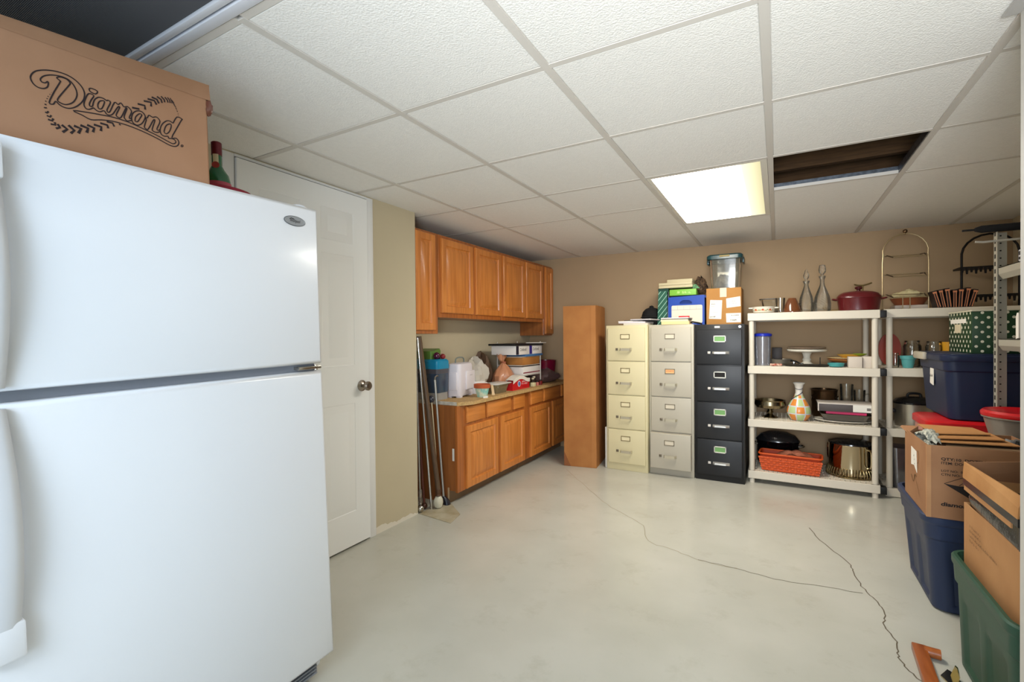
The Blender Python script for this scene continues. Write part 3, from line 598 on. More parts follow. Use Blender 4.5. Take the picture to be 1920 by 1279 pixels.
mb = MB(); disc_x(mb, -2.0185, 3.715, CZ+.052, .020); mb.done('badge_centre', mat('badge_blue', (86, 112, 170), .5), t, 0)
scribble(pk, ((-2.0195, 3.770, CZ+.062), (0, 1, 0), (0, 0, 1)), .09, .016, mat('packet_text', (236, 210, 210), .5), 7)
scribble(pk, ((-2.0195, 3.760, CZ+.040), (0, 1, 0), (0, 0, 1)), .11, .018, mat('packet_text', (236, 210, 210), .5), 8)
scribble(pk, ((-2.0195, 3.775, CZ+.018), (0, 1, 0), (0, 0, 1)), .08, .008, mat('packet_text2', (120, 10, 20), .5), 9)
mb = MB(); mb.box(-2.05, -2.015, 3.995, 4.045, CZ, CZ+.036, .003); solo(mb, 'small_cup', 'small cream square cup right of the red packet', 'cup', mat('cream', (216, 204, 160), .5), (-2.03, 4.02, CZ))
for k, (x, y, h, c, lab) in enumerate([(-2.07, 4.085, .075, (58, 46, 34), 'dark brown little jar behind the cream cup'), (-2.04, 4.12, .04, (190, 110, 100), 'small pink jar beside the rack upright'), (-2.09, 4.15, .085, (44, 38, 34), 'tall dark jar behind the pink jar'), (-2.035, 4.185, .05, (110, 30, 28), 'small dark red jar beside the rack upright')]):
    t = thing('jar', lab, 'jar', (x, y, CZ), 'little jars beside the red packet')
    mb = MB(); mb.lathe([(.017, 0), (.018, h*.7), (.012, h*.8)], (x, y, CZ), 14, True, True); mb.done('body', mat('jarbody%d' % k, c, .3), t)
    mb = MB(); mb.lathe([(.014, h*.8), (.014, h)], (x, y, CZ), 14, True, True); mb.done('lid', mat('jarlid%d' % (k % 2), ((206, 190, 160), (30, 28, 26))[k % 2], .4), t)
# letter rack with boxes, brown bag
t = thing('wire_rack', 'white wire tiered rack holding boxes at the far end of the worktop', 'rack', (-2.20, 4.02, CZ))
rw = mat('rack_white', (200, 194, 184), .5)
RX0, RX1, RY0, RY1 = -2.32, -2.06, 3.84, 4.235
for x in (RX0, RX1):
    for y in (RY0, RY1):
        if (x, y) == (RX1, RY0): continue
        mb = MB(); mb.tube([(x, y, CZ), (x, y, CZ+.425)], .0055); mb.done('upright', rw, t)
tiers = (.12, .30)
for z in (.11, .205, .285):
    mb = MB()
    mb.tube([(RX0, RY0, CZ+z), (RX1, RY0, CZ+z), (RX1, RY1, CZ+z), (RX0, RY1, CZ+z)], .004, closed=True)
    for k in range(1, 8):
        y = RY0+(RY1-RY0)*k/8; mb.tube([(RX0, y, CZ+z), (RX1, y, CZ+z)], .002, 6)
    mb.done('tier', rw, t)
def pbox(name, lab, cat, x0, x1, y0, y1, z0, z1, m, bev=.002):
    mb = MB(); mb.box(x0, x1, y0, y1, z0, z1, bev); return solo(mb, name, lab, cat, m, ((x0+x1)/2, (y0+y1)/2, z0))
WB = mat('white_box', (220, 214, 208), .6)
o = pbox('paper_box', 'white box with a red stripe on the lowest wire rack tier', 'box', -2.30, -2.055, 3.86, 4.215, CZ+.114, CZ+.19, WB)
mb = MB(); mb.box(-2.055, -2.0545, 3.862, 4.213, CZ+.13, CZ+.14); mb.done('stripe', mat('stripe_maroon', (130, 40, 60), .5), o, 0)
pbox('cardboard_box', 'small brown cardboard box on the middle wire rack tier', 'box', -2.30, -2.052, 3.85, 4.20, CZ+.209, CZ+.28, cardb('card_orange', (172, 116, 58), (154, 100, 48)))
pbox('folder', 'flat blue folder lying on the top wire rack tier', 'folder', -2.31, -2.045, 3.90, 4.26, CZ+.289, CZ+.309, mat('folder_blue', (66, 110, 160), .4))
for k, (y0, y1, lab) in enumerate([(3.70, 3.955, 'white and navy box of files over the brown paper bag'), (3.96, 4.23, 'white box of files at the top of the wire rack beside the upright')]):
    o = pbox('file_box', lab, 'box', -2.30, -2.04, y0, y1, CZ+.309, CZ+.392, WB)
    text('Oxford', .042, ((-2.04, y0+.07, CZ+.342), (0, 1, 0), (0, 0, 1)), INK, o, 'lettering', .001, 0, 1)
    mb = MB(); a = (y0+.001, y0+.05) if k == 0 else (y0+.001, y0+.055)
    mb.box(-2.0402, -2.0392, *a, CZ+.311, CZ+.39); mb.done('colour_band', mat(('band_black', 'band_purple')[k], ((24, 22, 40), (54, 40, 120))[k], .5), o, 0)
mb = MB(); mb.prism([(-2.32, 3.68, CZ+.392), (-2.03, 3.68, CZ+.392), (-2.02, 4.22, CZ+.392), (-2.30, 4.24, CZ+.392)], (0, 0, .018)); solo(mb, 'binder', 'flat black binder on top of the two white file boxes', 'binder', BLACK, (-2.17, 3.95, CZ+.392), smooth=0)
mb = MB(); mb.prism([(-2.15, 4.10, CZ+.410), (-2.02, 4.15, CZ+.410), (-2.02, 4.29, CZ+.410), (-2.15, 4.28, CZ+.410)], (0, 0, .006)); solo(mb, 'loose_papers', 'loose white papers sticking out on the black binder', 'papers', PAPER, (-2.08, 4.2, CZ+.410), smooth=0)
t = thing('paper_bag', 'brown knotted plastic carrier bag standing behind the red packet', 'bag', (-2.185, 3.725, CZ))
bm_ = mat('brown_bag', (186, 128, 94), .35, coat=.3, bump=.5, bs=14)
mb = MB(); c = (-2.188, 3.725); rnd = random.Random(2); L = []
for z, r in ((0, .06), (.012, .095), (.05, .118), (.09, .112), (.125, .085), (.15, .052), (.168, .026), (.178, .018), (.19, .026), (.215, .045), (.225, .05)):
    L.append([(c[0]+r*(1+.07*math.sin(5*a+z*40)+.05*math.sin(9*a))*math.cos(a)*.8, c[1]+r*(1+.07*math.sin(5*a+z*40)+.05*math.sin(9*a))*math.sin(a)-(.03 if z > .18 else 0), CZ+z*1.36+(0.014*math.sin(4*a) if z > .2 else 0)) for a in [2*PI*k/28 for k in range(28)]])
mb.loft(L); mb.done('sack', bm_, t, 25)
mb = MB(); mb.tube([(c[0]+.02*math.cos(a), c[1]+.02*math.sin(a), CZ+.178*1.36+.004*math.sin(3*a)) for a in [2*PI*k/16 for k in range(16)]], .007, closed=True); mb.done('knot', mat('bag_knot', (150, 84, 60), .4), t)
mb = MB(); smooth_blob(mb, (-2.345, 3.60, CZ+.14), .085, .095, .17, 11, .15, 20); solo(mb, 'dark_bag', 'dark brown rumpled bag against the wall behind the carrier bag', 'bag', mat('dark_brown_bag', (84, 62, 46), .6), (-2.33, 3.60, CZ), smooth=25)
t = thing('bucket', 'dark red plastic bucket in the corner at the far end of the worktop', 'bucket', (-2.14, 4.50, CZ))
mb = MB(); mb.lathe([(.10, .06), (.115, .22), (.118, .225), (.112, .225), (.095, .07)], (-2.14, 4.52, CZ), 24, True); mb.done('body', mat('dark_red_plastic', (110, 16, 44), .25, coat=.4), t)
mb = MB(); smooth_blob(mb, (-2.13, 4.46, CZ+.06), .13, .2, .08, 5, .14, 20); mb.done('wrapping', mat('dull_wrap', (92, 70, 68), .4, coat=.3), t, 25)
# ------------------------------------------------------------------ poles and rods leaning in the gap
def rod(lab, a, b, r, m, extra=None, name='curtain_rod'):
    t = thing(name, lab, 'rod', a, 'poles leaning beside the base cabinet')
    mb = MB(); mb.tube([a, b], r, 12); mb.done('shaft', m, t)
    if extra: extra(t)
    return t
def fin_ball(c, r, m):
    def f(t):
        mb = MB(); mb.ball(c, r, 14); mb.done('finial', m, t)
    return f
silver = mat('rod_silver', (168, 164, 160), .25, metal=.9)
def f1(t):
    mb = MB(); mb.lathe([(.008, .05), (.013, .06), (.009, .07), (.013, .085), (.013, .15), (.009, .16)], (-2.168, 2.535, 0), 12, True, True); mb.done('collar', mat('rusty_chrome', (150, 138, 126), .4, metal=.7, var=.5, vs=60), t)
    mb = MB(); mb.ball((-2.168, 2.535, .026), .026, 16); mb.done('finial', STEEL, t)
rod('thin silver rod with a ball foot closest to the wall end', (-2.168, 2.535, .03), (-2.19, 2.53, 1.2), .0065, silver, f1)
rod('red brown rod with a round brown foot behind the chrome rod', (-2.185, 2.595, .04), (-2.25, 2.574, 1.2), .009, mat('rod_redbrown', (96, 50, 38), .4), fin_ball((-2.185, 2.595, .024), .024, mat('finial_brown', (74, 46, 34), .35, metal=.4)))
rod('bright chrome rod crossing in front of the brown pole', (-2.135, 2.615, .004), (-2.20, 2.562, 1.215), .0085, CHROME)
def f4(t):
    mb = MB(); c0 = (-2.105, 2.655, 0)
    L = []
    for z, r in ((.004, .012), (.012, .024), (.04, .032), (.065, .030), (.085, .02), (.09, .012)):
        L.append([(c0[0]+r*(1+.09*abs(math.cos(3*a)))*math.cos(a), c0[1]+r*(1+.09*abs(math.cos(3*a)))*math.sin(a), z) for a in [2*PI*k/30 for k in range(30)]])
    mb.loft(L); mb.done('finial', mat('bulb_cream', (206, 200, 178), .35), t)
    mb = MB(); mb.lathe([(.014, .088), (.022, .094), (.017, .105), (.021, .12), (.018, .14)], c0, 16, True, True); mb.done('collar', mat('collar_brown', (92, 66, 48), .35, metal=.4), t)
rod('thick brown pole with a cream fluted bulb foot', (-2.105, 2.655, .13), (-2.225, 2.605, 1.225), .018, mat('pole_brown', (96, 74, 54), .45, var=.3, vs=20, stretch=(8, 8, 1)), f4)
def f5(t):
    mb = MB(); mb.tube(crom([(-2.19, 2.735, .905), (-2.19, 2.74, .925), (-2.185, 2.752, .935), (-2.18, 2.762, .93)], False, 4), .005); mb.done('crook', CHROME, t)
    mb = MB(); mb.loft([rrect(-2.095, 2.742, .05, .05, .02, 0), rrect(-2.10, 2.742, .045, .045, .02, .03), rrect(-2.12, 2.735, .024, .024, .01, .06)]); mb.done('foot', mat('rubber_foot', (36, 36, 44), .3), t)
rod('slim pale grey rod with a crook top and black foot', (-2.12, 2.735, .05), (-2.19, 2.735, .905), .0075, mat('rod_pale', (180, 178, 172), .35, metal=.5), f5)
def f6(t):
    mb = MB(); mb.ball((-2.185, 2.685, .770), .026, 16); mb.done('finial', mat('dark_ball', (46, 48, 58), .12, coat=.6), t)
rod('short cream rod topped with a dark shiny ball', (-2.135, 2.708, .004), (-2.183, 2.686, .75), .0055, mat('rod_cream', (198, 182, 150), .4), f6)
rod('dark brown pole standing deepest in the gap by the wall', (-2.24, 2.565, .004), (-2.27, 2.555, 1.21), .014, mat('pole_dark', (62, 46, 36), .5))
mb = MB(); mb.prism([(-2.155, 2.508, .0006), (-1.863, 2.474, .0006), (-1.90, 2.631, .0006), (-2.075, 2.768, .0006), (-2.16, 2.77, .0006)], (0, 0, .003))
solo(mb, 'vinyl_sheet', 'beige vinyl scrap lying on the floor under the leaning poles', 'floor scrap', mat('vinyl_beige', (186, 178, 156), .4, var=1, c2=(160, 146, 116), vs=9, detail=6), (-2.0, 2.6, .0006), smooth=0)
# ------------------------------------------------------------------ tall carton standing in the corner
ang = math.atan2(.055, .31)
t = thing('tall_cardboard_box', 'tall narrow brown carton standing on the floor between the oak cabinets and filing cabinets', 'box', (-1.60, 4.30, 0))
TB = cardb('tall_carton', (172, 116, 64), (160, 104, 56))
P = [(-1.752, 4.098), (-1.452, 4.142), (-1.50, 4.56), (-1.80, 4.516)]
mb = MB(); mb.loft([[(x, y, z) for x, y in P] for z in (.001, .004, 1.49, 1.497)]); cb = mb.done('carton', TB, t, 0)
mb = MB()
def lerp2(a, b, k): return (a[0]+(b[0]-a[0])*k, a[1]+(b[1]-a[1])*k)
q0 = lerp2(P[0], P[1], 0); q1 = lerp2(P[0], P[1], .21)
ofs = (.003*math.sin(ang), -.003)
mb.prism([(q0[0]+ofs[0], q0[1]+ofs[1], .002), (q1[0]+ofs[0], q1[1]+ofs[1], .002), (lerp2(P[0], P[1], .1)[0], lerp2(P[0], P[1], .1)[1]-.003, .07), (q0[0], q0[1]-.003, .135)], (0, .003, 0))
mb.done('corner_patch', mat('carton_patch', (136, 84, 48), .7), t, 0)
mb = MB(); a = lerp2(P[0], P[1], .86); b = lerp2(P[0], P[1], 1.0)
mb.loft([[(a[0], a[1]-.0022, z), (b[0]+.002, b[1]-.0022, z), (b[0]+.002-.01, b[1]+.06, z), (b[0]-.02, b[1]+.06, z)] for z in (.002, 1.494)]); mb.done('edge_flap', cardb('carton_edge', (176, 120, 68), (166, 110, 60)), t, 0)
mb = MB(); mb.prism([(-1.46, 4.20, 1.497), (-1.49, 4.50, 1.497), (-1.62, 4.54, 1.497), (-1.60, 4.23, 1.497)], (0, 0, .004)); mb.done('top_flap', TB, t, 0)
o = pbox('white_board', 'narrow white board edge standing between the tall carton and the cream filing cabinet', 'board', -1.392, -1.377, 4.22, 4.7, 0, .375, PAPER)
# ------------------------------------------------------------------ filing cabinets
def filing(lab, x0, x1, yf, h, m, style):
    t = thing('filing_cabinet', lab, 'filing cabinet', ((x0+x1)/2, yf+.3, 0), 'four drawer filing cabinets along the back wall')
    w = x1-x0; yb = 4.82
    mb = MB(); mb.box(x0, x1, yf, yb, .0, h, .003); mb.done('body', m, t)
    zs = [(.065, .370), (.378, .677), (.685, .983), (.991, 1.286)]
    if style == 'black': zs = [(.05, .345), (.352, .655), (.662, .965), (.972, 1.262)]
    for k, (a, b) in enumerate(zs):
        pull = .045 if (style == 'grey' and k == 0) else 0
        y = yf-pull; xa, xb = x0+.018, x1-.018
        mb = MB(); L = []
        for i, dy in ((0, .001+pull), (0, -.012), (.003, -.0155), (.008, -.017)): L.append([(xa+i, y+dy if dy < .001 else yf-.0005, a+i), (xb-i, y+dy if dy < .001 else yf-.0005, a+i), (xb-i, y+dy if dy < .001 else yf-.0005, b-i), (xa+i, y+dy if dy < .001 else yf-.0005, b-i)])
        mb.loft(L); dr = mb.done('drawer', m, t, 25)
        yy = y-.017
        cx = xa+(xb-xa)*(.48 if style != 'black' else .52); hz = b-.078
        hw, hh = (.042, .022) if style != 'black' else (.047, .027)
        fm = mat('holder_frame_'+style, {'cream': (150, 136, 100), 'grey': (140, 130, 112), 'black': (196, 192, 180)}[style], .35, metal=.6)
        mb = MB(); q = .006 if style != 'black' else .008
        for ar in ((cx-hw, cx+hw, hz-hh, hz-hh+q), (cx-hw, cx+hw, hz+hh-q, hz+hh), (cx-hw, cx-hw+q, hz-hh, hz+hh), (cx+hw-q, cx+hw, hz-hh, hz+hh)): mb.box(ar[0], ar[1], yy-.005, yy+.001, ar[2], ar[3], .001, 1)
        lh = mb.done('label_holder', fm, dr, 0)
        cm = {'cream': mat('card_cream', (222, 210, 172), .7), 'grey': mat('card_grey', (206, 196, 176), .7), 'black': mat('card_green', (112, 158, 96), .6)}[style]
        if style == 'grey' and k == 2: cm = mat('card_orange_note', (232, 176, 120), .7)
        if style == 'black' and k == 2: cm = mat('empty_slot', (20, 18, 18), .7)
        mb = MB(); mb.box(cx-hw+q, cx+hw-q, yy-.002, yy+.001, hz-hh+q, hz+hh-q); mb.done('card', cm, dr, 0)
        if style == 'grey' and k == 2: scribble(dr, ((cx-.03, yy-.0021, hz-.002), (1, 0, 0), (0, 0, 1)), .06, .012, mat('orange_ink', (190, 80, 40), .7), 4)
        vz = b-.192; xa2, xb2 = cx-.045, cx+.06
        if style != 'black':
            mb = MB(); hp = [(xa2, yy, vz), (xa2+.004, yy-.024, vz+.002), (xa2+.012, yy-.034, vz), (xb2-.012, yy-.034, vz), (xb2-.004, yy-.024, vz+.002), (xb2, yy, vz)]
            L = []
            for x, y_, z in hp: L.append([(x, y_-.003, z-.011), (x, y_+.003, z-.011), (x, y_+.003, z+.011), (x, y_-.003, z+.011)])
            mb.loft(L); mb.done('handle', mat('handle_nickel', (196, 188, 166), .3, metal=.55), dr, 20)
            mb = MB(); mb.box(xa2-.04, xa2-.018, yy-.008, yy, vz-.010, vz+.011, .002); mb.done('latch', mat('latch_grey', (110, 100, 84), .4, metal=.5), dr)
        else:
            mb = MB(); L = []
            for x, d in ((cx-.055, .008), (cx-.04, .026), (cx+.045, .026), (cx+.072, .006)): L.append([(x, yy, vz-.013), (x, yy-d, vz-.008), (x, yy-d, vz+.006), (x, yy, vz+.011)])
            mb.loft(L); mb.done('handle', mat('handle_bright', (216, 214, 208), .3, metal=.7), dr, 20)
            mb = MB(); mb.box(cx-.092, cx-.070, yy-.006, yy, vz-.010, vz+.010, .002); mb.done('latch', mat('latch_bright', (206, 200, 192), .4), dr)
    return t
CREAM = mat('cabinet_cream', (208, 197, 158), .42, bump=.01); GREYC = mat('cabinet_putty', (176, 169, 153), .42); CHAR = mat('cabinet_charcoal', (30, 30, 32), .38)
filing('cream steel filing cabinet next to the tall brown carton', -1.370, -.997, 4.20, 1.31, CREAM, 'cream')
g2 = filing('putty grey filing cabinet with its bottom drawer slightly open', -.990, -.618, 4.238, 1.31, GREYC, 'grey')
g3 = filing('charcoal black filing cabinet with green drawer cards', -.612, -.232, 4.245, 1.305, CHAR, 'black')
mb = MB(); mb.box(-.455, -.415, 4.2435, 4.2455, 1.275, 1.29); mb.done('sticker', PAPER, g3, 0)
mb = MB(); mb.lathe([(.010, 0), (.010, .006), (.0001, .006)], n=14); mb.xf(Matrix.Translation((-.265, 4.245, 1.283)) @ Matrix.Rotation(R(90), 4, 'X')); mb.done('lock', CHROME, g3)
# papers
TOPZ = 1.31
def papers(specs, name, cat, z0):
    z = z0
    for lab, c, x0, x1, y0, y1, th, rz in specs:
        M_ = Matrix.Translation(((x0+x1)/2, (y0+y1)/2, z)) @ Matrix.Rotation(R(rz), 4, 'Z'); w, d = (x1-x0)/2, (y1-y0)/2
        mb = MB(); mb.box(-w, w, -d, d, 0, th, .001, 1); o = mb.done(name, mat('paper_%d_%d_%d' % c, c, .7), None, 0)
        o.matrix_basis = M_; o['label'] = lab; o['category'] = cat; o['group'] = 'paper piles on the filing cabinets'
        z += th
    return z
papers([('thick cream catalogue at the bottom of the paper pile on the cream filing cabinet', (206, 198, 180), -1.215, -1.00, 4.21, 4.46, .018, 2),
        ('white magazine second from the bottom on the cream filing cabinet', (216, 208, 212), -1.255, -1.01, 4.225, 4.47, .014, -5),
        ('white booklet sticking out to the side in the paper pile on the cream filing cabinet', (222, 216, 206), -1.28, -1.06, 4.25, 4.47, .008, 6),
        ('dark grey folder under the topmost magazine on the cream filing cabinet', (70, 70, 80), -1.20, -.97, 4.24, 4.48, .006, -12),
        ('pale magazine lying topmost on the cream filing cabinet below the black cap', (206, 200, 198), -1.15, -.96, 4.25, 4.48, .010, -7)], 'magazine', 'magazine', TOPZ)
mb = MB(); mb.prism([(-1.03, 4.205, TOPZ), (-.97, 4.23, TOPZ), (-.965, 4.30, TOPZ), (-1.04, 4.3, TOPZ)], (0, 0, .004)); mb.bm.free()
papers([('cream notebook at the bottom of the paper pile on the putty filing cabinet', (222, 196, 142), -.885, -.655, 4.235, 4.40, .026, 1),
        ('pale folder second from the bottom on the putty filing cabinet', (212, 196, 168), -.888, -.66, 4.24, 4.40, .018, -1),
        ('thin black folder in the paper pile on the putty filing cabinet', (46, 44, 46), -.88, -.65, 4.245, 4.40, .006, 2),
        ('white leaflet with a red patch topmost on the putty filing cabinet', (216, 208, 202), -.885, -.655, 4.24, 4.40, .010, -3)], 'magazine', 'magazine', TOPZ)
mb = MB(); mb.loft([[(-.70+.045*math.cos(a), 4.275+.02*math.sin(a), 1.3705+z) for a in [2*PI*k/16 for k in range(16)]] for z in (0, .012)])
solo(mb, 'red_note', 'bright red slip of paper on the white leaflet', 'paper', mat('bright_red', (214, 52, 60), .5), (-.70, 4.275, 1.3705))
mb = MB(); mb.tube(crom([(-.645, 4.28, TOPZ+.012), (-.63, 4.26, TOPZ+.02), (-.60, 4.262, 1.3235), (-.575, 4.29, 1.318), (-.57, 4.35, 1.314)], False, 4), .007); solo(mb, 'cable', 'short dark cable end hanging beside the paper pile on the putty cabinet', 'cable', BLACK, (-.6, 4.27, TOPZ))
# cap
t = thing('baseball_cap', 'black cap lying behind the paper pile on the cream filing cabinet', 'cap', (-1.05, 4.56, TOPZ))
bk = mat('black_cloth', (20, 19, 20), .9)
mb = MB(); mb.lathe([(.098, 0), (.100, .06), (.097, .10), (.085, .135), (.06, .160), (.03, .172), (.001, .175)], (-1.05, 4.60, TOPZ), 28, True, sx=.92, sy=1.1); mb.done('crown', bk, t)
mb = MB(); mb.loft([[(-1.05+.085*math.cos(a)*s, 4.60-.10*math.sin(a)*s*1.0-(.05 if s > 1 else 0), TOPZ+.06+dz) for a in [PI*k/14 for k in range(15)]] for s, dz in ((.95, .03), (1.0, .03), (1.05, .02), (1.05, .015), (.95, .022))], False, False, closed=False); mb.done('visor', bk, t)
mb = MB(); mb.ball((-1.05, 4.6, TOPZ+.178), .022, 10, .7); mb.done('button', bk, t)
# striped green gift box, blue file box, lime box, beige games
t = thing('gift_bag', 'tall dark green box with white diagonal stripes beside the blue file box', 'box', (-.915, 4.56, TOPZ))
gs = bpy.data.materials.new('green_stripe'); gs.use_nodes = True; n = gs.node_tree.nodes; l = gs.node_tree.links
tc = n.new('ShaderNodeTexCoord'); mp = n.new('ShaderNodeMapping'); mp.inputs['Rotation'].default_value = (0, R(-38), 0); wv = n.new('ShaderNodeTexWave'); wv.inputs['Scale'].default_value = 9.5; wv.bands_direction = 'X'
rp = n.new('ShaderNodeValToRGB'); rp.color_ramp.elements[0].position = .90; rp.color_ramp.elements[1].position = .93; rp.color_ramp.elements[0].color = lin((10, 84, 62)); rp.color_ramp.elements[1].color = lin((150, 190, 170)); rp.color_ramp.interpolation = 'CONSTANT'
l.new(tc.outputs['Object'], mp.inputs[0]); l.new(mp.outputs[0], wv.inputs[0]); l.new(wv.outputs[0], rp.inputs[0]); l.new(rp.outputs[0], n['Principled BSDF'].inputs['Base Color'])
mb = MB(); mb.loft([[(-.975+dx, 4.50, z), (-.885+dx, 4.50, z), (-.885+dx, 4.74, z), (-.975+dx, 4.74, z)] for z, dx in ((TOPZ, 0), (1.625, .012))]); mb.done('body', gs, t, 0)
mb = MB(); mb.box(-.965, -.872, 4.498, 4.742, 1.625, 1.650); mb.done('rim', mat('dark_green', (10, 60, 46), .5), t, 0)
mb = MB(); mb.box(-.884, -.872, 4.5, 4.74, TOPZ, 1.62); solo(mb, 'grey_board', 'thin grey board between the striped green box and the blue file box', 'board', mat('board_grey', (150, 156, 158), .6), (-.878, 4.6, TOPZ), smooth=0)
t = thing('file_box', 'blue accordion file box with a cut-out handle and white calendar label', 'file box', (-.71, 4.52, TOPZ))
blu = mat('file_blue', (24, 66, 160), .4)
fx0, fx1, fy, fz = -.866, -.558, 4.45, 1.572
mb = MB()
xs = [fx0, -.768, -.735, -.68, -.645, fx1]; 
ya, yb = fy, fy+.006
outer = [(fx0, TOPZ), (fx1, TOPZ), (fx1, fz), (fx0+.004, fz-.012)]
hole = [(-.765, 1.498), (-.662, 1.498), (-.662, 1.512), (-.685, 1.530), (-.738, 1.532), (-.765, 1.515)]
# front board with an opening: strips round the opening
def plate(mb, pts): mb.prism([(x, ya, z) for x, z in pts], (0, yb-ya, 0))
plate(mb, [(fx0, TOPZ), (fx1, TOPZ), (fx1, 1.498), (fx0, 1.498)]); plate(mb, [(fx0, 1.498), (-.765, 1.498), (-.765, 1.515), (-.738, 1.532), (-.738, fz-.006), (fx0, fz-.012)])
plate(mb, [(-.738, 1.532), (-.685, 1.530), (-.685, fz-.003), (-.738, fz-.006)]); plate(mb, [(-.662, 1.498), (fx1, 1.498), (fx1, fz), (-.685, fz-.003), (-.685, 1.530), (-.662, 1.512)])
ft = mb.done('front_board', blu, t, 0)
mb = MB(); mb.box(fx0, fx1, fy+.12, fy+.126, TOPZ, fz+.004); mb.done('back_board', blu, t, 0)
mb = MB()
for k in range(13): mb.box(fx0+.01, fx1-.004, fy+.008+k*.0085, fy+.0095+k*.0085, TOPZ+.002, 1.49)
mb.box(fx1-.005, fx1+.002, fy+.006, fy+.12, TOPZ+.001, 1.55); mb.done('pleats', mat('file_dark_blue', (16, 34, 84), .5), t, 0)
mb = MB(); mb.loft([[(x, fy-.0015, z) for x, _, z in []] or [(p[0], fy+d, p[1]) for p in [(q[0], q[1]) for q in rrect(-.706, 1.405, .262, .16, .012, 0)]] for d in (-.0015, 0)]); lb = mb.done('calendar_label', mat('label_cream', (214, 206, 190), .7), t, 0)
mb = MB()
for k in range(1, 5): mb.box(-.837+k*.0525, -.836+k*.0525, fy-.0022, fy-.0014, 1.447, 1.48)
mb.box(-.835, -.577, fy-.0022, fy-.0014, 1.445, 1.447); mb.done('ruling', GREYINK, lb, 0)
t = thing('lime_box', 'lime green box lying on top of the blue file box', 'box', (-.73, 4.58, 1.576))
mb = MB(); mb.box(-.858, -.628, 4.47, 4.70, 1.577, 1.632, .003); lbx = mb.done('body', mat('lime', (126, 186, 66), .45), t)
text('LUSIX', .034, ((-.79, 4.4695, 1.590), (1, 0, 0), (0, 0, 1)), mat('lime_letter', (206, 232, 150), .5), lbx, 'lettering') if False else scribble(lbx, ((-.79, 4.4695, 1.594), (1, 0, 0), (0, 0, 1)), .11, .022, mat('lime_letter', (206, 232, 150), .5), 5)
def gamebox(lab, x0, x1, y0, y1, z0, z1):
    mb = MB(); mb.box(x0, x1, y0, y1, z0, z1, .003); return solo(mb, 'flat_box', lab, 'box', mat('beige_box', (200, 188, 152), .6), ((x0+x1)/2, (y0+y1)/2, z0), 'flat beige boxes on the green box')
gamebox('flat beige box lying across the striped green box and the lime box', -.955, -.66, 4.48, 4.74, 1.650, 1.674)
gamebox('flat beige box second from the top of the pile over the green box', -.955, -.665, 4.475, 4.74, 1.675, 1.698)
gamebox('narrow flat beige box topmost of the pile over the green box', -.885, -.665, 4.50, 4.74, 1.699, 1.728)
mb = MB(); smooth_blob(mb, (-.607, 4.60, 1.653), .05, .06, .08, 6, .2, 16); solo(mb, 'patterned_pouch', 'dark brown patterned cloth pouch beside the beige boxes', 'pouch', mat('pattern_brown', (92, 70, 48), .8, var=1, c2=(40, 28, 22), vs=60), (-.607, 4.60, 1.578), smooth=20)
mb = MB(); mb.prism([(-.66, 4.475, 1.634), (-.60, 4.475, 1.634), (-.63, 4.475, 1.672), (-.655, 4.475, 1.668)], (0, .02, 0)); solo(mb, 'green_ribbon', 'crinkled green and white ribbon beside the lime box', 'ribbon', mat('ribbon_green', (92, 150, 96), .5, var=.6, vs=50), (-.63, 4.48, 1.634), smooth=0)
# cardboard box and clear bin on the black cabinet
t = thing('cardboard_box', 'brown taped carton with three white labels on the charcoal filing cabinet', 'box', (-.40, 4.55, 1.305))
mb = MB(); mb.box(-.537, -.263, 4.40, 4.70, 1.306, 1.618, .004); cbx = mb.done('carton', cardb('carton_tan', (176, 128, 72), (166, 118, 64)), t)
mb = MB(); mb.box(-.428, -.376, 4.3985, 4.4005, 1.54, 1.618); mb.box(-.428, -.376, 4.3985, 4.6, 1.6175, 1.619); mb.done('tape', mat('tape_pale', (206, 186, 166), .3), t, 0)
def label(pts, seed, bar):
    mb = MB(); mb.prism([(x, 4.3988, z) for x, z in pts], (0, .0014, 0)); o = mb.done('label', PAPER, t, 0)
    x0, z1 = pts[0][0], max(p[1] for p in pts); z0 = min(p[1] for p in pts)
    for q in bar: scribble(o, ((q[0], 4.3986, q[1]), (1, 0, 0), (0, 0, 1)), q[2], q[3], GREYINK if not q[4] else INK, seed, 'print', gap=not q[4]); seed += 1
label([(-.516, 1.357), (-.418, 1.352), (-.41, 1.513), (-.505, 1.519)], 3, [(-.496, 1.478, .03, .01, 1), (-.5, 1.462, .03, .006, 0), (-.5, 1.41, .06, .004, 0), (-.508, 1.368, .04, .014, 1), (-.5, 1.50, .075, .006, 0)])
label([(-.376, 1.446), (-.268, 1.457), (-.271, 1.54), (-.379, 1.526)], 8, [(-.36, 1.50, .05, .007, 0), (-.362, 1.482, .065, .008, 0)])
label([(-.378, 1.322), (-.266, 1.322), (-.266, 1.401), (-.381, 1.400)], 12, [(-.34, 1.378, .06, .010, 1), (-.285, 1.36, .012, .007, 0), (-.346, 1.336, .05, .016, 1)])
t = thing('storage_bin', 'clear plastic bin with a dark teal lid on the taped carton', 'bin', (-.395, 4.56, 1.6195))
CL = clear('clear_plastic', (222, 220, 210), .16, .1, .16, (180, 176, 160))
mb = MB(); bz = 1.6195
mb.loft([rrect(-.392, 4.56, .215, .27, .03, bz), rrect(-.392, 4.56, .24, .30, .035, bz+.255), rrect(-.392, 4.56, .255, .315, .035, bz+.258)], True, False); mb.done('tub', CL, t)
mb = MB(); mb.loft([rrect(-.392, 4.56, .272, .335, .04, bz+.245, 6), rrect(-.392, 4.56, .285, .345, .04, bz+.248, 6), rrect(-.392, 4.56, .285, .345, .04, bz+.275, 6), rrect(-.392, 4.56, .262, .325, .04, bz+.287, 6)]); mb.done('lid', mat('dark_teal_lid', (26, 62, 66), .3, coat=.3), t)
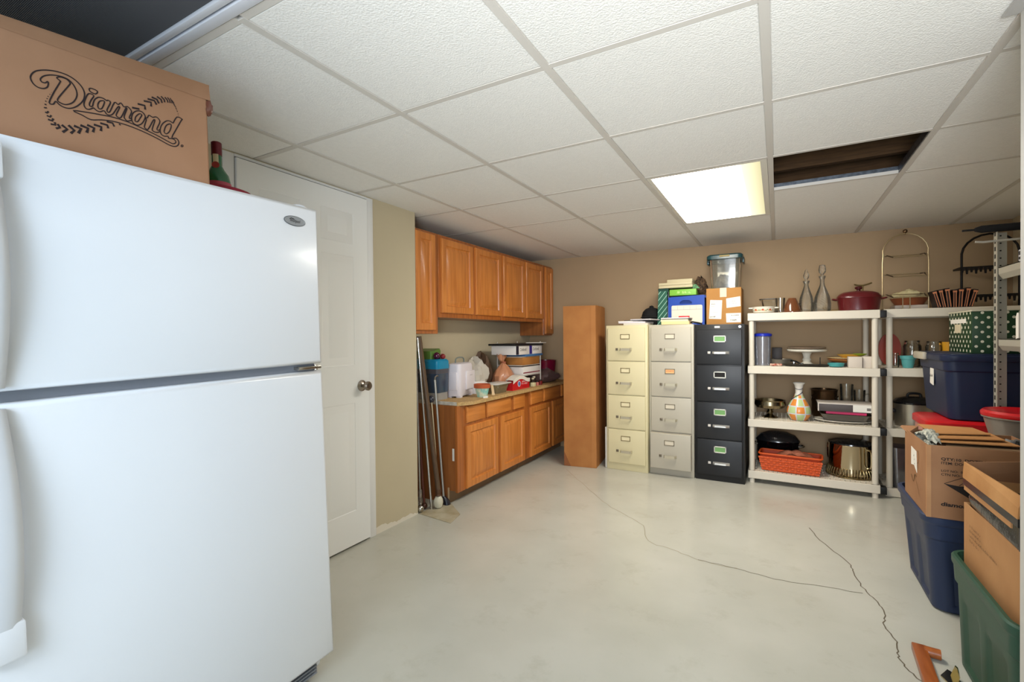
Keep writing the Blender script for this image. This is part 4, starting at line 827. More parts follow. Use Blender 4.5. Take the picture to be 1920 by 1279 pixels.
mb = MB(); mb.box(-.43, -.35, 4.382, 4.392, bz+.262, bz+.278, .003); mb.done('latch', mat('latch_tan', (150, 132, 84), .5), t)
for x in (-.532, -.252):
    mb = MB(); mb.box(x-.008, x+.008, 4.48, 4.62, bz+.215, bz+.262, .004); mb.done('handle', mat('dark_teal_lid', (0, 0, 0)), t)
mb = MB(); smooth_blob(mb, (-.41, 4.56, bz+.06), .07, .09, .06, 9, .15, 16); mb.done('contents', mat('bin_contents', (170, 160, 150), .7, var=.5, vs=20), t)
# ------------------------------------------------------------------ plastic shelving units
PLA = mat('shelf_plastic', (214, 205, 188), .5, bump=.02, bs=60)
def shelving(lab, x0, x1, yf, yb, tops):
    t = thing('shelving_unit', lab, 'shelving', ((x0+x1)/2, (yf+yb)/2, 0), 'grey plastic shelving units')
    pr = .020
    for k, z in enumerate(tops):
        mb = MB(); h = .062
        mb.box(x0, x1, yf, yf+.02, z-h, z, .003, 1); mb.box(x0, x1, yb-.02, yb, z-h, z, .003, 1)
        mb.box(x0, x0+.02, yf+.02, yb-.02, z-h, z); mb.box(x1-.02, x1, yf+.02, yb-.02, z-h, z)
        n = 26; w = (x1-x0-.04)/n
        for i in range(n): mb.box(x0+.02+i*w+w*.12, x0+.02+(i+1)*w-w*.12, yf+.02, yb-.02, z-.012, z-.0005)
        for i in range(1, 6): y = yf+(yb-yf)*i/6; mb.box(x0+.02, x1-.02, y-.012, y+.012, z-.013, z)
        for xx in (x0+.03, x1-.03):
            for y in (yf+.03, yb-.03): mb.box(xx-.029, xx+.029, y-.029, y+.029, z-h, z, .004, 1)
        mb.done('shelf', PLA, t, 20)
        lo = tops[k+1] if k+1 < len(tops) else None
        for xx in (x0+.028, x1-.028):
            for y in (yf+.028, yb-.028):
                mb = MB(); mb.lathe([(pr, (lo if lo else 0)), (pr, z-h)], (xx, y, 0), 16, True, True); mb.done('post' if lo else 'foot', PLA, t)
    return t
TOPS1 = (1.392, .960, .523, .100)
shelving('grey plastic shelving unit with the two glass decanters on its top shelf', -.213, .657, 4.33, 4.80, TOPS1)
TOPS2 = (1.397, .960, .512, .066)
shelving('grey plastic shelving unit with the arched gold wire stand on its top shelf', .70, 1.535, 4.42, 4.88, TOPS2)
clipm = mat('clip_black', (30, 30, 30), .5)
for z, lab in ((1.392, 'black clip joining the two shelving units at the top shelf'), (.96, 'black clip joining the two shelving units at the second shelf'), (.52, 'black clip joining the two shelving units at the third shelf'), (.085, 'black clip joining the two shelving units at the bottom shelf')):
    mb = MB(); mb.box(.6572, .6998, 4.36, 4.43, z-.057, z-.004, .003); solo(mb, 'shelf_clip', lab, 'clip', clipm, (.6785, 4.39, z-.057), 'black clips between the shelving units')
# ---- top shelf of the first unit
Z = TOPS1[0]
t = thing('casserole_dish', 'white casserole dish with a painted flower band beside the glass loaf pan', 'dish', (-.10, 4.45, Z))
ivory = mat('ivory_glaze', (222, 216, 200), .25, coat=.3)
mb = MB(); mb.lathe([(.062, 0), (.078, .01), (.084, .05), (.086, .054), (.079, .05), (.072, .012), (.001, .008)], (-.10, 4.45, Z), 28, True); cb_ = mb.done('body', ivory, t)
mb = MB()
for s in (-1, 1): mb.box(-.10+s*.094-.016, -.10+s*.094+.016, 4.43, 4.47, Z+.040, Z+.050, .003)
mb.done('handle', ivory, t)
mb = MB(); rnd = random.Random(1)
fm = [mat('flower_red', (176, 60, 36), .6), mat('flower_yellow', (210, 160, 50), .6), mat('leaf_green', (96, 116, 50), .6)]
for k in range(15):
    a = R(-145+k*7.6); mb.mi = (2, 1, 0, 1, 2)[k % 5]; r_ = .0835; c_ = Vector((-.10+r_*math.cos(a), 4.45+r_*math.sin(a), Z+.026+rnd.uniform(-.004, .004)))
    tx = Vector((-math.sin(a), math.cos(a), 0)); q = .0045 if k % 5 != 2 else .008
    nn = Vector((math.cos(a), math.sin(a), .07))*.001
    mb.poly([tuple(c_+nn+tx*q*math.cos(u)+Vector((0, 0, 1))*q*math.sin(u)) for u in [2*PI*j/8 for j in range(8)]])
mb.done('flower_band', fm, t, 0)
GL = clear('clear_glass', (250, 249, 244), .10, .03, .03, (215, 210, 195))
def loaf(cx, cy, w, d, h, fl):
    mb = MB(); mb.loft([rrect(cx, cy, w*.7, d*.7, .02, Z+.001), rrect(cx, cy, w, d, .02, Z+h), rrect(cx, cy, w+fl, d+fl, .02, Z+h+.006), rrect(cx, cy, w+fl, d+fl, .02, Z+h+.011), rrect(cx, cy, w-.006, d-.006, .02, Z+h+.006), rrect(cx, cy, w*.7-.006, d*.7-.006, .02, Z+.007)]); return mb
solo(loaf(-.055, 4.64, .125, .20, .115, .035), 'glass_loaf_pan', 'clear glass loaf pan behind the flowered casserole dish', 'pan', GL, (-.055, 4.64, Z))
mb = MB(); mb.lathe([(.028, 0), (.034, .10), (.036, .125), (.033, .125), (.030, .02), (.001, .012)], (.022, 4.50, Z), 20, True); solo(mb, 'glass_tumbler', 'clear glass tumbler between the loaf pan and the amber bowl', 'glass', GL, (.022, 4.50, Z))
mb = MB(); mb.lathe([(.068, 0), (.068, .008), (.063, .012), (.052, .06), (.030, .112), (.027, .118), (.0001, .119)], (.105, 4.46, Z), 28); solo(mb, 'amber_bowl', 'amber brown glass bowl turned upside down on the top shelf', 'bowl', mat('amber_glass', (140, 84, 48), .08, trans=.55, coat=.3), (.105, 4.46, Z))
def decanter(lab, x, y, s, h, tall):
    t = thing('decanter', lab, 'decanter', (x, y, Z), 'cut glass decanters')
    cut = MATS.get('cut_glass')
    if not cut:
        cut = clear('cut_glass', (254, 253, 249), .16, .03, .03, (225, 220, 205)); n = cut.node_tree.nodes; l = cut.node_tree.links
        wv = n.new('ShaderNodeTexWave'); wv.inputs['Scale'].default_value = 28; wv.bands_direction = 'DIAGONAL'; tc = n.new('ShaderNodeTexCoord'); l.new(tc.outputs['Object'], wv.inputs[0])
        bp = n.new('ShaderNodeBump'); bp.inputs['Strength'].default_value = .9; bp.inputs['Distance'].default_value = .01; l.new(wv.outputs[0], bp.inputs['Height'])
        l.new(bp.outputs[0], n['Glossy BSDF'].inputs['Normal'])
    mb = MB(); mb.lathe([(.042*s, 0), (.050*s, .012), (.054*s, .06), (.046*s, .12), (.028*s, .175), (.016, .215), (.0145, h-.03), (.022, h-.012), (.024, h), (.018, h), (.012, h-.03), (.012, .22), (.024*s, .175), (.042*s, .12), (.049*s, .06), (.044*s, .02), (.001, .014)], (x, y, Z), 24, True); mb.done('body', cut, t)
    mb = MB(); zz = h+.0005
    mb.lathe([(.010, zz-.02), (.011, zz), (.008, zz+.01)]+([(.024, zz+.03), (.026, zz+.05), (.020, zz+.085), (.001, zz+.09)] if tall else [(.019, zz+.025), (.021, zz+.045), (.008, zz+.085), (.001, zz+.095)]), (x, y, Z), 14 if tall else 10, True); mb.done('stopper', cut, t)
    return t
decanter('cut glass decanter with a pointed stopper nearer the amber bowl', .205, 4.50, 1.0, .255, False)
decanter('taller cut glass decanter with a broad stopper beside the dark red roaster', .312, 4.48, 1.12, .285, True)
mb = MB(); mb.lathe([(.05, 0), (.05, .012), (.046, .02), (.04, .022)], (.42, 4.66, Z), 20, True, True); solo(mb, 'wooden_coaster', 'low tan wooden dish behind the decanters beside the red roaster', 'dish', mat('tan_wood', (160, 132, 84), .6), (.42, 4.66, Z))
t = thing('roasting_pan', 'dark red lidded oval roaster with knob and loop handles on the top shelf', 'roaster', (.55, 4.51, Z))
dr_ = mat('dark_red_enamel', (92, 22, 26), .28, coat=.4)
mb = MB(); mb.lathe([(.115, 0), (.128, .008), (.140, .095), (.143, .10), (.136, .10)], (.55, 4.51, Z), 36, True, sy=.72); mb.done('body', dr_, t)
mb = MB(); mb.lathe([(.144, .101), (.143, .112), (.125, .135), (.10, .147), (.05, .155), (.001, .157)], (.55, 4.51, Z), 36, True, sy=.72); mb.done('lid', dr_, t)
mb = MB(); mb.lathe([(.012, .155), (.011, .165), (.023, .172), (.026, .182), (.018, .19), (.001, .192)], (.55, 4.51, Z), 16, True); mb.done('knob', mat('dark_red_knob', (70, 20, 22), .35), t)
for s in (-1, 1):
    mb = MB(); mb.tube(crom([(.55+s*.138, 4.475, Z+.09), (.55+s*.165, 4.48, Z+.096), (.55+s*.170, 4.51, Z+.097), (.55+s*.165, 4.54, Z+.096), (.55+s*.138, 4.545, Z+.09)], False, 4), .006); mb.done('handle', dr_, t)
t = thing('plate_stand', 'thin brass plate stand rising behind the dark red roaster', 'stand', (.60, 4.70, Z))
br = mat('brass_dull', (130, 112, 72), .4, metal=.7)
mb = MB(); mb.lathe([(.05, 0), (.05, .006), (.006, .012), (.005, .20), (.009, .21)], (.60, 4.70, Z), 14, True, True); mb.done('stem', br, t)
mb = MB(); mb.tube([(.545, 4.69, Z+.222), (.57, 4.70, Z+.214), (.60, 4.70, Z+.212), (.63, 4.70, Z+.22), (.66, 4.71, Z+.232)], .006); mb.tube([(.60, 4.70, Z+.09), (.66, 4.72, Z+.11), (.70, 4.72, Z+.115)], .005); mb.done('arm', br, t)
# ---- second shelf
Z = TOPS1[1]
t = thing('canister', 'tall clear plastic canister with a bright blue lid at the end of the second shelf', 'canister', (-.108, 4.46, Z))
mb = MB(); mb.lathe([(.056, 0), (.064, .245)], (-.108, 4.46, Z), 28, True); mb.done('body', clear('canister_plastic', (240, 240, 242), .12, .12, .2, (190, 190, 198)), t)
mb = MB(); mb.lathe([(.066, .242), (.070, .246), (.070, .260), (.05, .268), (.001, .268)], (-.108, 4.46, Z), 28, True); mb.done('lid', mat('royal_blue', (26, 44, 170), .35), t)
pbox('small_box', 'small dark brown box behind the blue lidded canister', 'box', -.04, .035, 4.60, 4.68, Z, Z+.145, mat('dark_brown', (40, 30, 26), .5))
t = thing('saucepan', 'grey metal saucepan with a dark handle lying beside the canister', 'pan', (.02, 4.50, Z))
mb = MB(); mb.lathe([(.055, 0), (.078, .012), (.088, .05), (.084, .052), (.07, .015), (.001, .012)], (.02, 4.53, Z), 28, True); mb.done('body', mat('grey_metal', (130, 124, 112), .4, metal=.6), t)
mb = MB(); mb.tube([(.09, 4.50, Z+.042), (.13, 4.46, Z+.035), (.16, 4.42, Z+.022)], [.008, .008, .006]); mb.done('handle', BLACK, t)
mb = MB()
for k in range(6): mb.ball((-.045+k*.014, 4.375+.004*(k % 2), Z+.011), .011, 8)
rt = solo(mb, 'bead_strand', 'short red and white bead string at the front edge of the second shelf', 'beads', mat('red_white_beads', (214, 190, 170), .4, var=1, c2=(170, 60, 40), vs=60), (-.01, 4.375, Z))
t = thing('cake_stand', 'white pedestal cake stand with a dark plate on it on the second shelf', 'cake stand', (.208, 4.53, Z))
mb = MB(); mb.lathe([(.065, 0), (.066, .006), (.04, .02), (.026, .035), (.032, .05), (.024, .065), (.028, .09), (.035, .105), (.135, .118), (.142, .128), (.142, .134), (.13, .132), (.001, .128)], (.208, 4.53, Z), 36, True); mb.done('stand', ivory, t)
mb = MB(); mb.lathe([(.09, .1325), (.128, .139), (.136, .152), (.13, .153), (.10, .145), (.001, .143)], (.208, 4.53, Z), 36, True); solo(mb, 'plate', 'plate with a pale rim resting on the white cake stand', 'plate', mat('plate_taupe', (122, 104, 88), .3), (.208, 4.53, Z+.1325))
t = thing('tray', 'low dark oval tray lying in front of the white cake stand', 'tray', (.22, 4.42, Z))
mb = MB(); mb.lathe([(.14, 0), (.155, .006), (.17, .016), (.166, .018), (.15, .009), (.001, .006)], (.20, 4.415, Z), 36, True, sx=1, sy=.34); mb.done('tray', mat('tray_dark', (58, 54, 48), .3, metal=.4), t)
for x, y, lab, r, h in ((.115, 4.405, 'small steel egg cup lying by the base of the cake stand', .013, .03), (.165, 4.40, 'tiny glass salt dish in the dark oval tray', .016, .022)):
    mb = MB(); mb.lathe([(r*.8, 0), (r, h*.6), (r*.9, h), (r*.7, h*.9), (.001, h*.4)], (x, y, Z+.0065), 14, True); solo(mb, 'small_dish', lab, 'dish', (CHROME if r < .015 else GL), (x, y, Z+.0065))
plz = Z
for lab, c, r, h, x, y, zz, nm in (('dark grey shallow bowl at the bottom of the plate pile on the second shelf', (70, 68, 66), .105, .028, .475, 4.56, 0, 'bowl'), ('orange plate in the plate pile on the second shelf', (212, 132, 72), .125, .026, .475, 4.56, .0285, 'plate'), ('cream plate topmost below the yellow bowl on the second shelf', (224, 196, 140), .135, .012, .475, 4.56, .055, 'plate')):
    mb = MB(); mb.lathe([(r*.55, 0), (r*.7, .004), (r, h), (r*.985, h+.003), (r*.68, .008), (.001, .005)], (x, y, plz+zz), 36, True); solo(mb, nm, lab, nm, mat('ware_%d%d%d' % c, c, .35), (x, y, plz+zz), 'plates stacked on the second shelf')
mb = MB(); mb.lathe([(.045, 0), (.085, .026), (.082, .027), (.04, .005), (.001, .004)], (.50, 4.58, Z+.065), 30, True); solo(mb, 'bowl', 'shallow yellow bowl on top of the stacked plates', 'bowl', mat('yellow_ware', (222, 176, 70), .35), (.50, 4.58, Z+.065))
mb = MB(); mb.lathe([(.02, 0), (.048, .014), (.046, .016), (.015, .004), (.001, .003)], (.560, 4.53, Z+.085), 24, True); solo(mb, 'bowl', 'small lime green dish on the edge of the yellow bowl', 'bowl', mat('lime_ware', (140, 170, 50), .35), (.560, 4.53, Z+.085))
mb = MB(); mb.lathe([(.03, 0), (.05, .006), (.056, .03), (.05, .032), (.045, .01), (.001, .006)], (.395, 4.415, Z), 28, True); solo(mb, 'bowl', 'small teal dish at the shelf edge in front of the plates', 'bowl', mat('teal_ware', (70, 150, 150), .35), (.395, 4.415, Z))
mb = MB(); mb.tube([(.29, 4.38, Z+.004), (.29, 4.38, Z+.075)], .003); mb.tube([(.29, 4.38, Z+.004), (.29, 4.44, Z+.004)], .003); mb.tube([(.26, 4.44, Z+.004), (.32, 4.44, Z+.004)], .003); solo(mb, 'plate_easel', 'small black wire plate easel standing before the plates', 'easel', BLACK, (.29, 4.40, Z))
pbox('small_box', 'small white box beside the teal dish on the second shelf', 'box', .468, .553, 4.355, 4.43, Z, Z+.083, mat('box_offwhite', (206, 194, 180), .7))
pbox('small_box', 'small white box next to the shelf post on the second shelf', 'box', .560, .628, 4.378, 4.45, Z, Z+.085, mat('box_offwhite', (0, 0, 0)))
# ---- third shelf
Z = TOPS1[2]
SILV = mat('tarnished_silver', (150, 138, 112), .22, metal=1, var=.25, vs=12)
mb = MB(); mb.lathe([(.058, 0), (.060, .006), (.03, .018), (.02, .03), (.026, .045), (.018, .06), (.03, .072), (.10, .085), (.118, .11), (.112, .14), (.116, .148), (.108, .146), (.10, .12), (.001, .09)], (-.055, 4.50, Z), 36, True); solo(mb, 'compote', 'tarnished silver footed bowl at the end of the third shelf', 'bowl', SILV, (-.055, 4.50, Z))
t = thing('vase', 'round bellied vase painted with orange and green checks', 'vase', (.150, 4.45, Z))
vm = bpy.data.materials.new('vase_checks'); vm.use_nodes = True; n = vm.node_tree.nodes; l = vm.node_tree.links; b = n['Principled BSDF']; b.inputs['Roughness'].default_value = .25
tc = n.new('ShaderNodeTexCoord'); sp = n.new('ShaderNodeSeparateXYZ'); l.new(tc.outputs['Object'], sp.inputs[0])
at = n.new('ShaderNodeMath'); at.operation = 'ARCTAN2'; l.new(sp.outputs[1], at.inputs[0]); l.new(sp.outputs[0], at.inputs[1])
cb3 = n.new('ShaderNodeCombineXYZ'); mu = n.new('ShaderNodeMath'); mu.operation = 'MULTIPLY'; mu.inputs[1].default_value = 8/(2*PI); l.new(at.outputs[0], mu.inputs[0])
mz = n.new('ShaderNodeMath'); mz.operation = 'MULTIPLY'; mz.inputs[1].default_value = 17.0; l.new(sp.outputs[2], mz.inputs[0])
ad = n.new('ShaderNodeMath'); ad.operation = 'ADD'; ad.inputs[1].default_value = 8.35; l.new(mu.outputs[0], ad.inputs[0])
l.new(ad.outputs[0], cb3.inputs[0]); l.new(mz.outputs[0], cb3.inputs[1])
ck = n.new('ShaderNodeTexChecker'); ck.inputs['Scale'].default_value = 1; ck.inputs[1].default_value = lin((222, 140, 62)); ck.inputs[2].default_value = lin((184, 204, 146)); l.new(cb3.outputs[0], ck.inputs[0])
def frac_edge(sock):
    f = n.new('ShaderNodeMath'); f.operation = 'PINGPONG'; f.inputs[1].default_value = .5; l.new(sock, f.inputs[0])
    g = n.new('ShaderNodeMath'); g.operation = 'LESS_THAN'; g.inputs[1].default_value = .07; l.new(f.outputs[0], g.inputs[0]); return g
g1, g2_ = frac_edge(ad.outputs[0]), frac_edge(mz.outputs[0])
mxx = n.new('ShaderNodeMath'); mxx.operation = 'MAXIMUM'; l.new(g1.outputs[0], mxx.inputs[0]); l.new(g2_.outputs[0], mxx.inputs[1])
m1 = n.new('ShaderNodeMixRGB'); l.new(mxx.outputs[0], m1.inputs[0]); l.new(ck.outputs[0], m1.inputs[1]); m1.inputs[2].default_value = lin((206, 206, 216))
gt = n.new('ShaderNodeMath'); gt.operation = 'GREATER_THAN'; gt.inputs[1].default_value = .205; l.new(sp.outputs[2], gt.inputs[0])
m2 = n.new('ShaderNodeMixRGB'); l.new(gt.outputs[0], m2.inputs[0]); l.new(m1.outputs[0], m2.inputs[1]); m2.inputs[2].default_value = lin((226, 220, 210)); l.new(m2.outputs[0], b.inputs['Base Color'])
mb = MB(); mb.lathe([(.045, 0), (.06, .008), (.082, .045), (.086, .075), (.078, .11), (.058, .15), (.036, .19), (.024, .22), (.025, .25), (.032, .285), (.045, .303), (.041, .303), (.026, .275), (.02, .24), (.02, .2), (.001, .19)], (.150, 4.45, Z), 40, True); vb = mb.done('body', vm, t)
mb = MB()
mb.tube(crom([(.150+.026*math.cos(a), 4.45+.026*math.sin(a), Z+.262+.012*math.sin(a)) for a in [R(190+k*28) for k in range(7)]], False, 3), .0022, 6)
mb.tube(crom([(.150+r*math.cos(a), 4.45+r*math.sin(a), Z+z) for a, z, r in ((R(340), .23, .028), (R(300), .22, .029), (R(260), .205, .034), (R(225), .19, .040), (R(195), .165, .055))], False, 3), .0025, 6)
mb.done('painted_line', mat('navy_line', (36, 34, 60), .4), t)
mb = MB(); mb.lathe([(.065, 0), (.085, .02), (.092, .22), (.096, .235), (.10, .24), (.09, .24), (.083, .03), (.001, .02)], (.335, 4.66, Z), 32, True)
t = thing('stock_pot', 'dark bronze pot with ring handles behind the flat white boxes', 'pot', (.335, 4.66, Z)); mb.done('body', mat('bronze_dark', (84, 64, 44), .22, metal=.9), t)
for s in (-1, 1):
    mb = MB(); mb.tube([(.335+s*.092, 4.62+.018*math.cos(a), Z+.17+.018*math.sin(a)) for a in [2*PI*k/12 for k in range(12)]], .005, closed=True); mb.done('handle', STEEL, t)
def pitcher(lab, x, y, r, h):
    t = thing('glass_pitcher', lab, 'pitcher', (x, y, Z), 'clear pitchers on the third shelf')
    mb = MB(); mb.lathe([(r*.8, 0), (r, .02), (r*.92, h*.6), (r*1.02, h), (r*.97, h), (r*.86, h*.6), (r*.93, .02), (.001, .012)], (x, y, Z), 24, True); mb.done('body', GL, t)
    mb = MB(); mb.tube(crom([(x+r*.9, y, Z+h*.85), (x+r*1.6, y, Z+h*.85), (x+r*1.7, y, Z+h*.5), (x+r*.95, y, Z+h*.25)], False, 4), .005); mb.done('handle', GL, t)
pitcher('tall clear glass pitcher behind the pink tray pile', .488, 4.66, .046, .285)
pitcher('clear glass pitcher beside the shelf post behind the pile', .575, 4.68, .040, .24)
t = thing('serving_tray', 'oval white platter at the bottom of the pile on the third shelf', 'platter', (.45, 4.50, Z))
mb = MB(); mb.lathe([(.12, 0), (.14, .004), (.195, .018), (.193, .021), (.135, .009), (.001, .006)], (.44, 4.50, Z), 40, True, sy=.66); mb.done('platter', ivory, t)
mb = MB(); mb.loft([rrect(.455, 4.50, .26, .18, .02, Z+.0215), rrect(.455, 4.50, .32, .23, .02, Z+.07), rrect(.455, 4.50, .335, .245, .02, Z+.074), rrect(.455, 4.50, .31, .22, .02, Z+.072), rrect(.455, 4.50, .25, .17, .02, Z+.026)]); solo(mb, 'glass_tray', 'clear oblong glass tray on the white platter', 'tray', clear('tray_glass', (206, 200, 192), .25, .06, .3, (132, 124, 116)), (.455, 4.50, Z+.0215))
mb = MB(); mb.prism([(.33, 4.41, Z+.0745), (.585, 4.40, Z+.0745), (.60, 4.58, Z+.0745), (.32, 4.59, Z+.0745)], (0, 0, .018)); solo(mb, 'pink_folder', 'bright pink flat packet between the glass tray and the dark box', 'packet', mat('hot_pink', (206, 30, 92), .4), (.46, 4.5, Z+.0745), smooth=0)
t = thing('flat_box', 'flat dark box with white edges and a white end label on the pink packet', 'box', (.44, 4.50, Z+.093))
mb = MB(); mb.box(.278, .632, 4.395, 4.60, Z+.0935, Z+.155, .002); fb = mb.done('box', mat('charcoal_box', (74, 66, 64), .5), t)
mb = MB(); mb.box(.275, .634, 4.393, 4.602, Z+.150, Z+.158); mb.box(.275, .282, 4.392, 4.40, Z+.0935, Z+.155); mb.done('edge_band', mat('box_edge_white', (206, 196, 186), .6), t, 0)
mb = MB(); mb.box(.50, .634, 4.392, 4.396, Z+.098, Z+.150); e_ = mb.done('end_label', PAPER, t, 0)
mb = MB(); mb.box(.585, .610, 4.3912, 4.3922, Z+.112, Z+.132); mb.done('print', GREYINK, e_, 0)
# ---- bottom shelf
Z = TOPS1[3]
t = thing('roaster_pot', 'large dark enamel pot with a domed black lid behind the orange basket', 'pot', (.0, 4.62, Z))
mb = MB(); mb.lathe([(.135, 0), (.155, .015), (.160, .19), (.165, .20), (.155, .198)], (.0, 4.675, Z), 36, True, sy=.62); mb.done('body', mat('dark_enamel', (40, 38, 40), .12, metal=.85), t)
mb = MB(); mb.lathe([(.168, .201), (.165, .212), (.13, .255), (.07, .278), (.001, .284)], (.0, 4.675, Z), 36, True, sy=.62); mb.done('lid', mat('black_enamel', (26, 26, 28), .15, coat=.5), t)
for s in (-1, 1):
    mb = MB(); mb.tube(crom([(s*.152, 4.64, Z+.165), (s*.185, 4.645, Z+.168), (s*.195, 4.675, Z+.17), (s*.185, 4.705, Z+.168), (s*.152, 4.71, Z+.165)], False, 4), .007); mb.done('handle', STEEL, t)
t = thing('basket', 'orange woven plastic basket holding a cloth on the bottom shelf', 'basket', (.085, 4.44, Z))
og = mat('orange_weave', (206, 82, 28), .5); BRt = Matrix.Translation((.088, 4.45, 0)) @ Matrix.Rotation(R(-4), 4, 'Z')
mb = MB(); L = []
def bl(w, d, z, k=0): return [(x+k*.003*(1 if (i % 2) else -1), y+k*.003*(1 if (i % 2) else -1), z) for i, (x, y, z) in enumerate(rrect(0, 0, w, d, .02, z, 3))]
mb.loft([bl(.375, .135, Z+.001), bl(.38, .14, Z+.006), bl(.43, .175, Z+.135), bl(.435, .18, Z+.14), bl(.43, .172, Z+.14), bl(.372, .13, Z+.01)]); mb.xf(BRt); mb.done('liner', mat('orange_dark', (164, 56, 26), .6), t)
mb = MB()
for r_ in range(6):
    z = Z+.014+r_*.019; w, d = .382+.05*(z-Z)/.135, .142+.034*(z-Z)/.135
    P_ = []; n = 92
    base = rrect(0, 0, w, d, .02, z, 3); per = crom(base, True, 4)
    for i, p in enumerate(per):
        a = math.atan2(p[1], p[0]*.4); P_.append((p[0], p[1], z))
    L = [[(p[0]*(1+.0), p[1]-.0, z-.009) for p in P_], [(p[0]+math.copysign(.003, p[0])*(1 if (i//5+r_) % 2 else .2), p[1]+math.copysign(.004, p[1])*(1 if (i//5+r_) % 2 else .1), z) for i, p in enumerate(P_)], [(p[0], p[1], z+.009) for p in P_]]
    mb.loft(L, False, False)
# woven strips along the long front and back faces
for r_ in range(6):
    for k in range(19):
        z = Z+.016+r_*.0185; sp_ = (.375+.05*(z-Z)/.135)/19; x = -(.375+.05*(z-Z)/.135)/2+k*sp_; yy = -(.142+.034*(z-Z)/.135)/2
        if (k+r_) % 2: mb.box(x+.001, x+sp_-.001, yy-.008, yy, z-.0075, z+.0075, .003, 1)
mb.xf(BRt); mb.done('weave', og, t)
mb = MB(); mb.tube([tuple(BRt @ Vector((p[0], p[1], Z+.141))) for p in rrect(0, 0, .438, .182, .022, 0, 3)], .0075, 8, closed=True); mb.done('rim', og, t)
mb = MB(); n = 20
rows = []
for j in range(9):
    v = j/8; rows.append([tuple(BRt @ Vector((-.10+.27*u, -.072+.14*v, Z+.125+.05*math.sin(PI*min(1, u*1.02))*(.6+.4*math.sin(PI*v))+.006*math.sin(19*u+5*v)))) for u in [i/n for i in range(n+1)]])
mb.loft(rows+[[(x, y, z-.012) for x, y, z in r_] for r_ in reversed(rows)], False, False, closed=False)
solo(mb, 'cloth', 'folded salmon striped cloth lying in the orange basket', 'cloth', mat('salmon_cloth', (186, 116, 90), .9, var=1, c2=(120, 66, 44), vs=30, stretch=(1, 8, 1)), (.12, 4.45, Z+.12))
t = thing('stock_pot', 'tall polished steel stock pot with a fluted strainer base on the bottom shelf', 'pot', (.50, 4.57, Z))
pol = mat('polished_steel', (205, 190, 160), .08, metal=1)
mb = MB(); mb.lathe([(.13, 0), (.142, .01), (.146, .05), (.148, .245), (.152, .252), (.145, .252), (.143, .06), (.001, .05)], (.505, 4.57, Z), 40, True); mb.done('body', pol, t)
mb = MB(); mb.lathe([(.152, .2525), (.150, .262), (.10, .278), (.001, .284)], (.505, 4.57, Z), 40, True); mb.done('lid', mat('black_enamel', (0, 0, 0)), t)
mb = MB()
for k in range(44):
    a = 2*PI*k/44; ca, sa = math.cos(a), math.sin(a)
    mb.tube([(.505+.150*ca, 4.57+.150*sa, Z+.068), (.505+.165*ca, 4.57+.165*sa, Z+.03), (.505+.158*ca, 4.57+.158*sa, Z+.004)], .004, 6)
mb.tube([(.505+.165*math.cos(2*PI*k/44), 4.57+.165*math.sin(2*PI*k/44), Z+.005) for k in range(44)], .004, closed=True); mb.done('strainer_ribs', mat('rib_bronze', (140, 122, 84), .25, metal=.9), t)
for a0 in (R(-52), R(180-40)):
    ca, sa = math.cos(a0), math.sin(a0)
    mb = MB(); mb.tube(crom([(.505+q*ca, 4.57+q*sa, Z+z) for q, z in ((.146, .225), (.178, .222), (.184, .16), (.178, .10), (.148, .085))], False, 4), .008); mb.done('handle', pol, t)
# ------------------------------------------------------------------ second unit
Z = TOPS2[0]
t = thing('tiered_stand', 'arched gold wire three tier stand topped with a ball on the top shelf', 'stand', (.842, 4.55, Z))
gw = mat('pale_gold_wire', (196, 178, 140), .3, metal=.85); dkw = mat('dark_wire_end', (64, 48, 32), .5)
cx, cy = .845, 4.58; w = .137
mb = MB()
arch = [(cx-w, cy, Z+.002), (cx-w, cy, Z+.36), (cx-w*.97, cy, Z+.42)]+[(cx+w*math.cos(a), cy, Z+.43+.145*math.sin(a)) for a in [R(170-k*16) for k in range(11)]]+[(cx+w*.97, cy, Z+.42), (cx+w, cy, Z+.36), (cx+w, cy, Z+.002)]
mb.tube(arch, .0042, 8); mb.done('arch', gw, t)
mb = MB(); mb.ball((cx, cy, Z+.593), .0155, 14); mb.lathe([(.004, .57), (.005, .58)], (cx, cy, Z), 8); mb.done('finial', mat('finial_bronze', (120, 96, 72), .2, metal=.9), t)
for z in (.415, .27, .115):
    mb = MB(); hw, d = .105, .085
    mb.tube([(cx-hw+.02, cy-d, Z+z-.026), (cx-hw-.006, cy-d*.1, Z+z), (cx-hw, cy+d, Z+z+.006), (cx+hw, cy+d, Z+z+.006), (cx+hw+.006, cy-d*.1, Z+z), (cx+hw+.0, cy-d, Z+z-.026)], .0036, 6, closed=True)
    mb.tube([(cx-w, cy, Z+z), (cx-hw, cy, Z+z)], .0032, 6); mb.tube([(cx+hw, cy, Z+z), (cx+w, cy, Z+z)], .0032, 6)
    tr = mb.done('tier', gw, t)
    mb = MB()
    for s in (-1, 1): mb.tube([(cx+s*hw+(.02 if s < 0 else 0), cy-d, Z+z-.026), (cx+s*(hw+.006), cy-d*.1, Z+z+.0005), (cx+s*hw, cy+d, Z+z+.0065)], .0046, 6)
    mb.done('tier_end', dkw, tr)
mb = MB()
for dx in (-.03, .012):
    mb.tube([(cx+dx, cy-.085, Z+.089), (cx+dx, cy-.088, Z+.006), (cx+dx-.008, cy-.10, Z+.004)], .0032, 6)
mb.tube([(cx-w, cy-.07, Z+.0035), (cx-w, cy+.07, Z+.0035)], .0035, 6); mb.tube([(cx+w, cy-.07, Z+.0035), (cx+w, cy+.07, Z+.0035)], .0035, 6); mb.done('leg', gw, t)
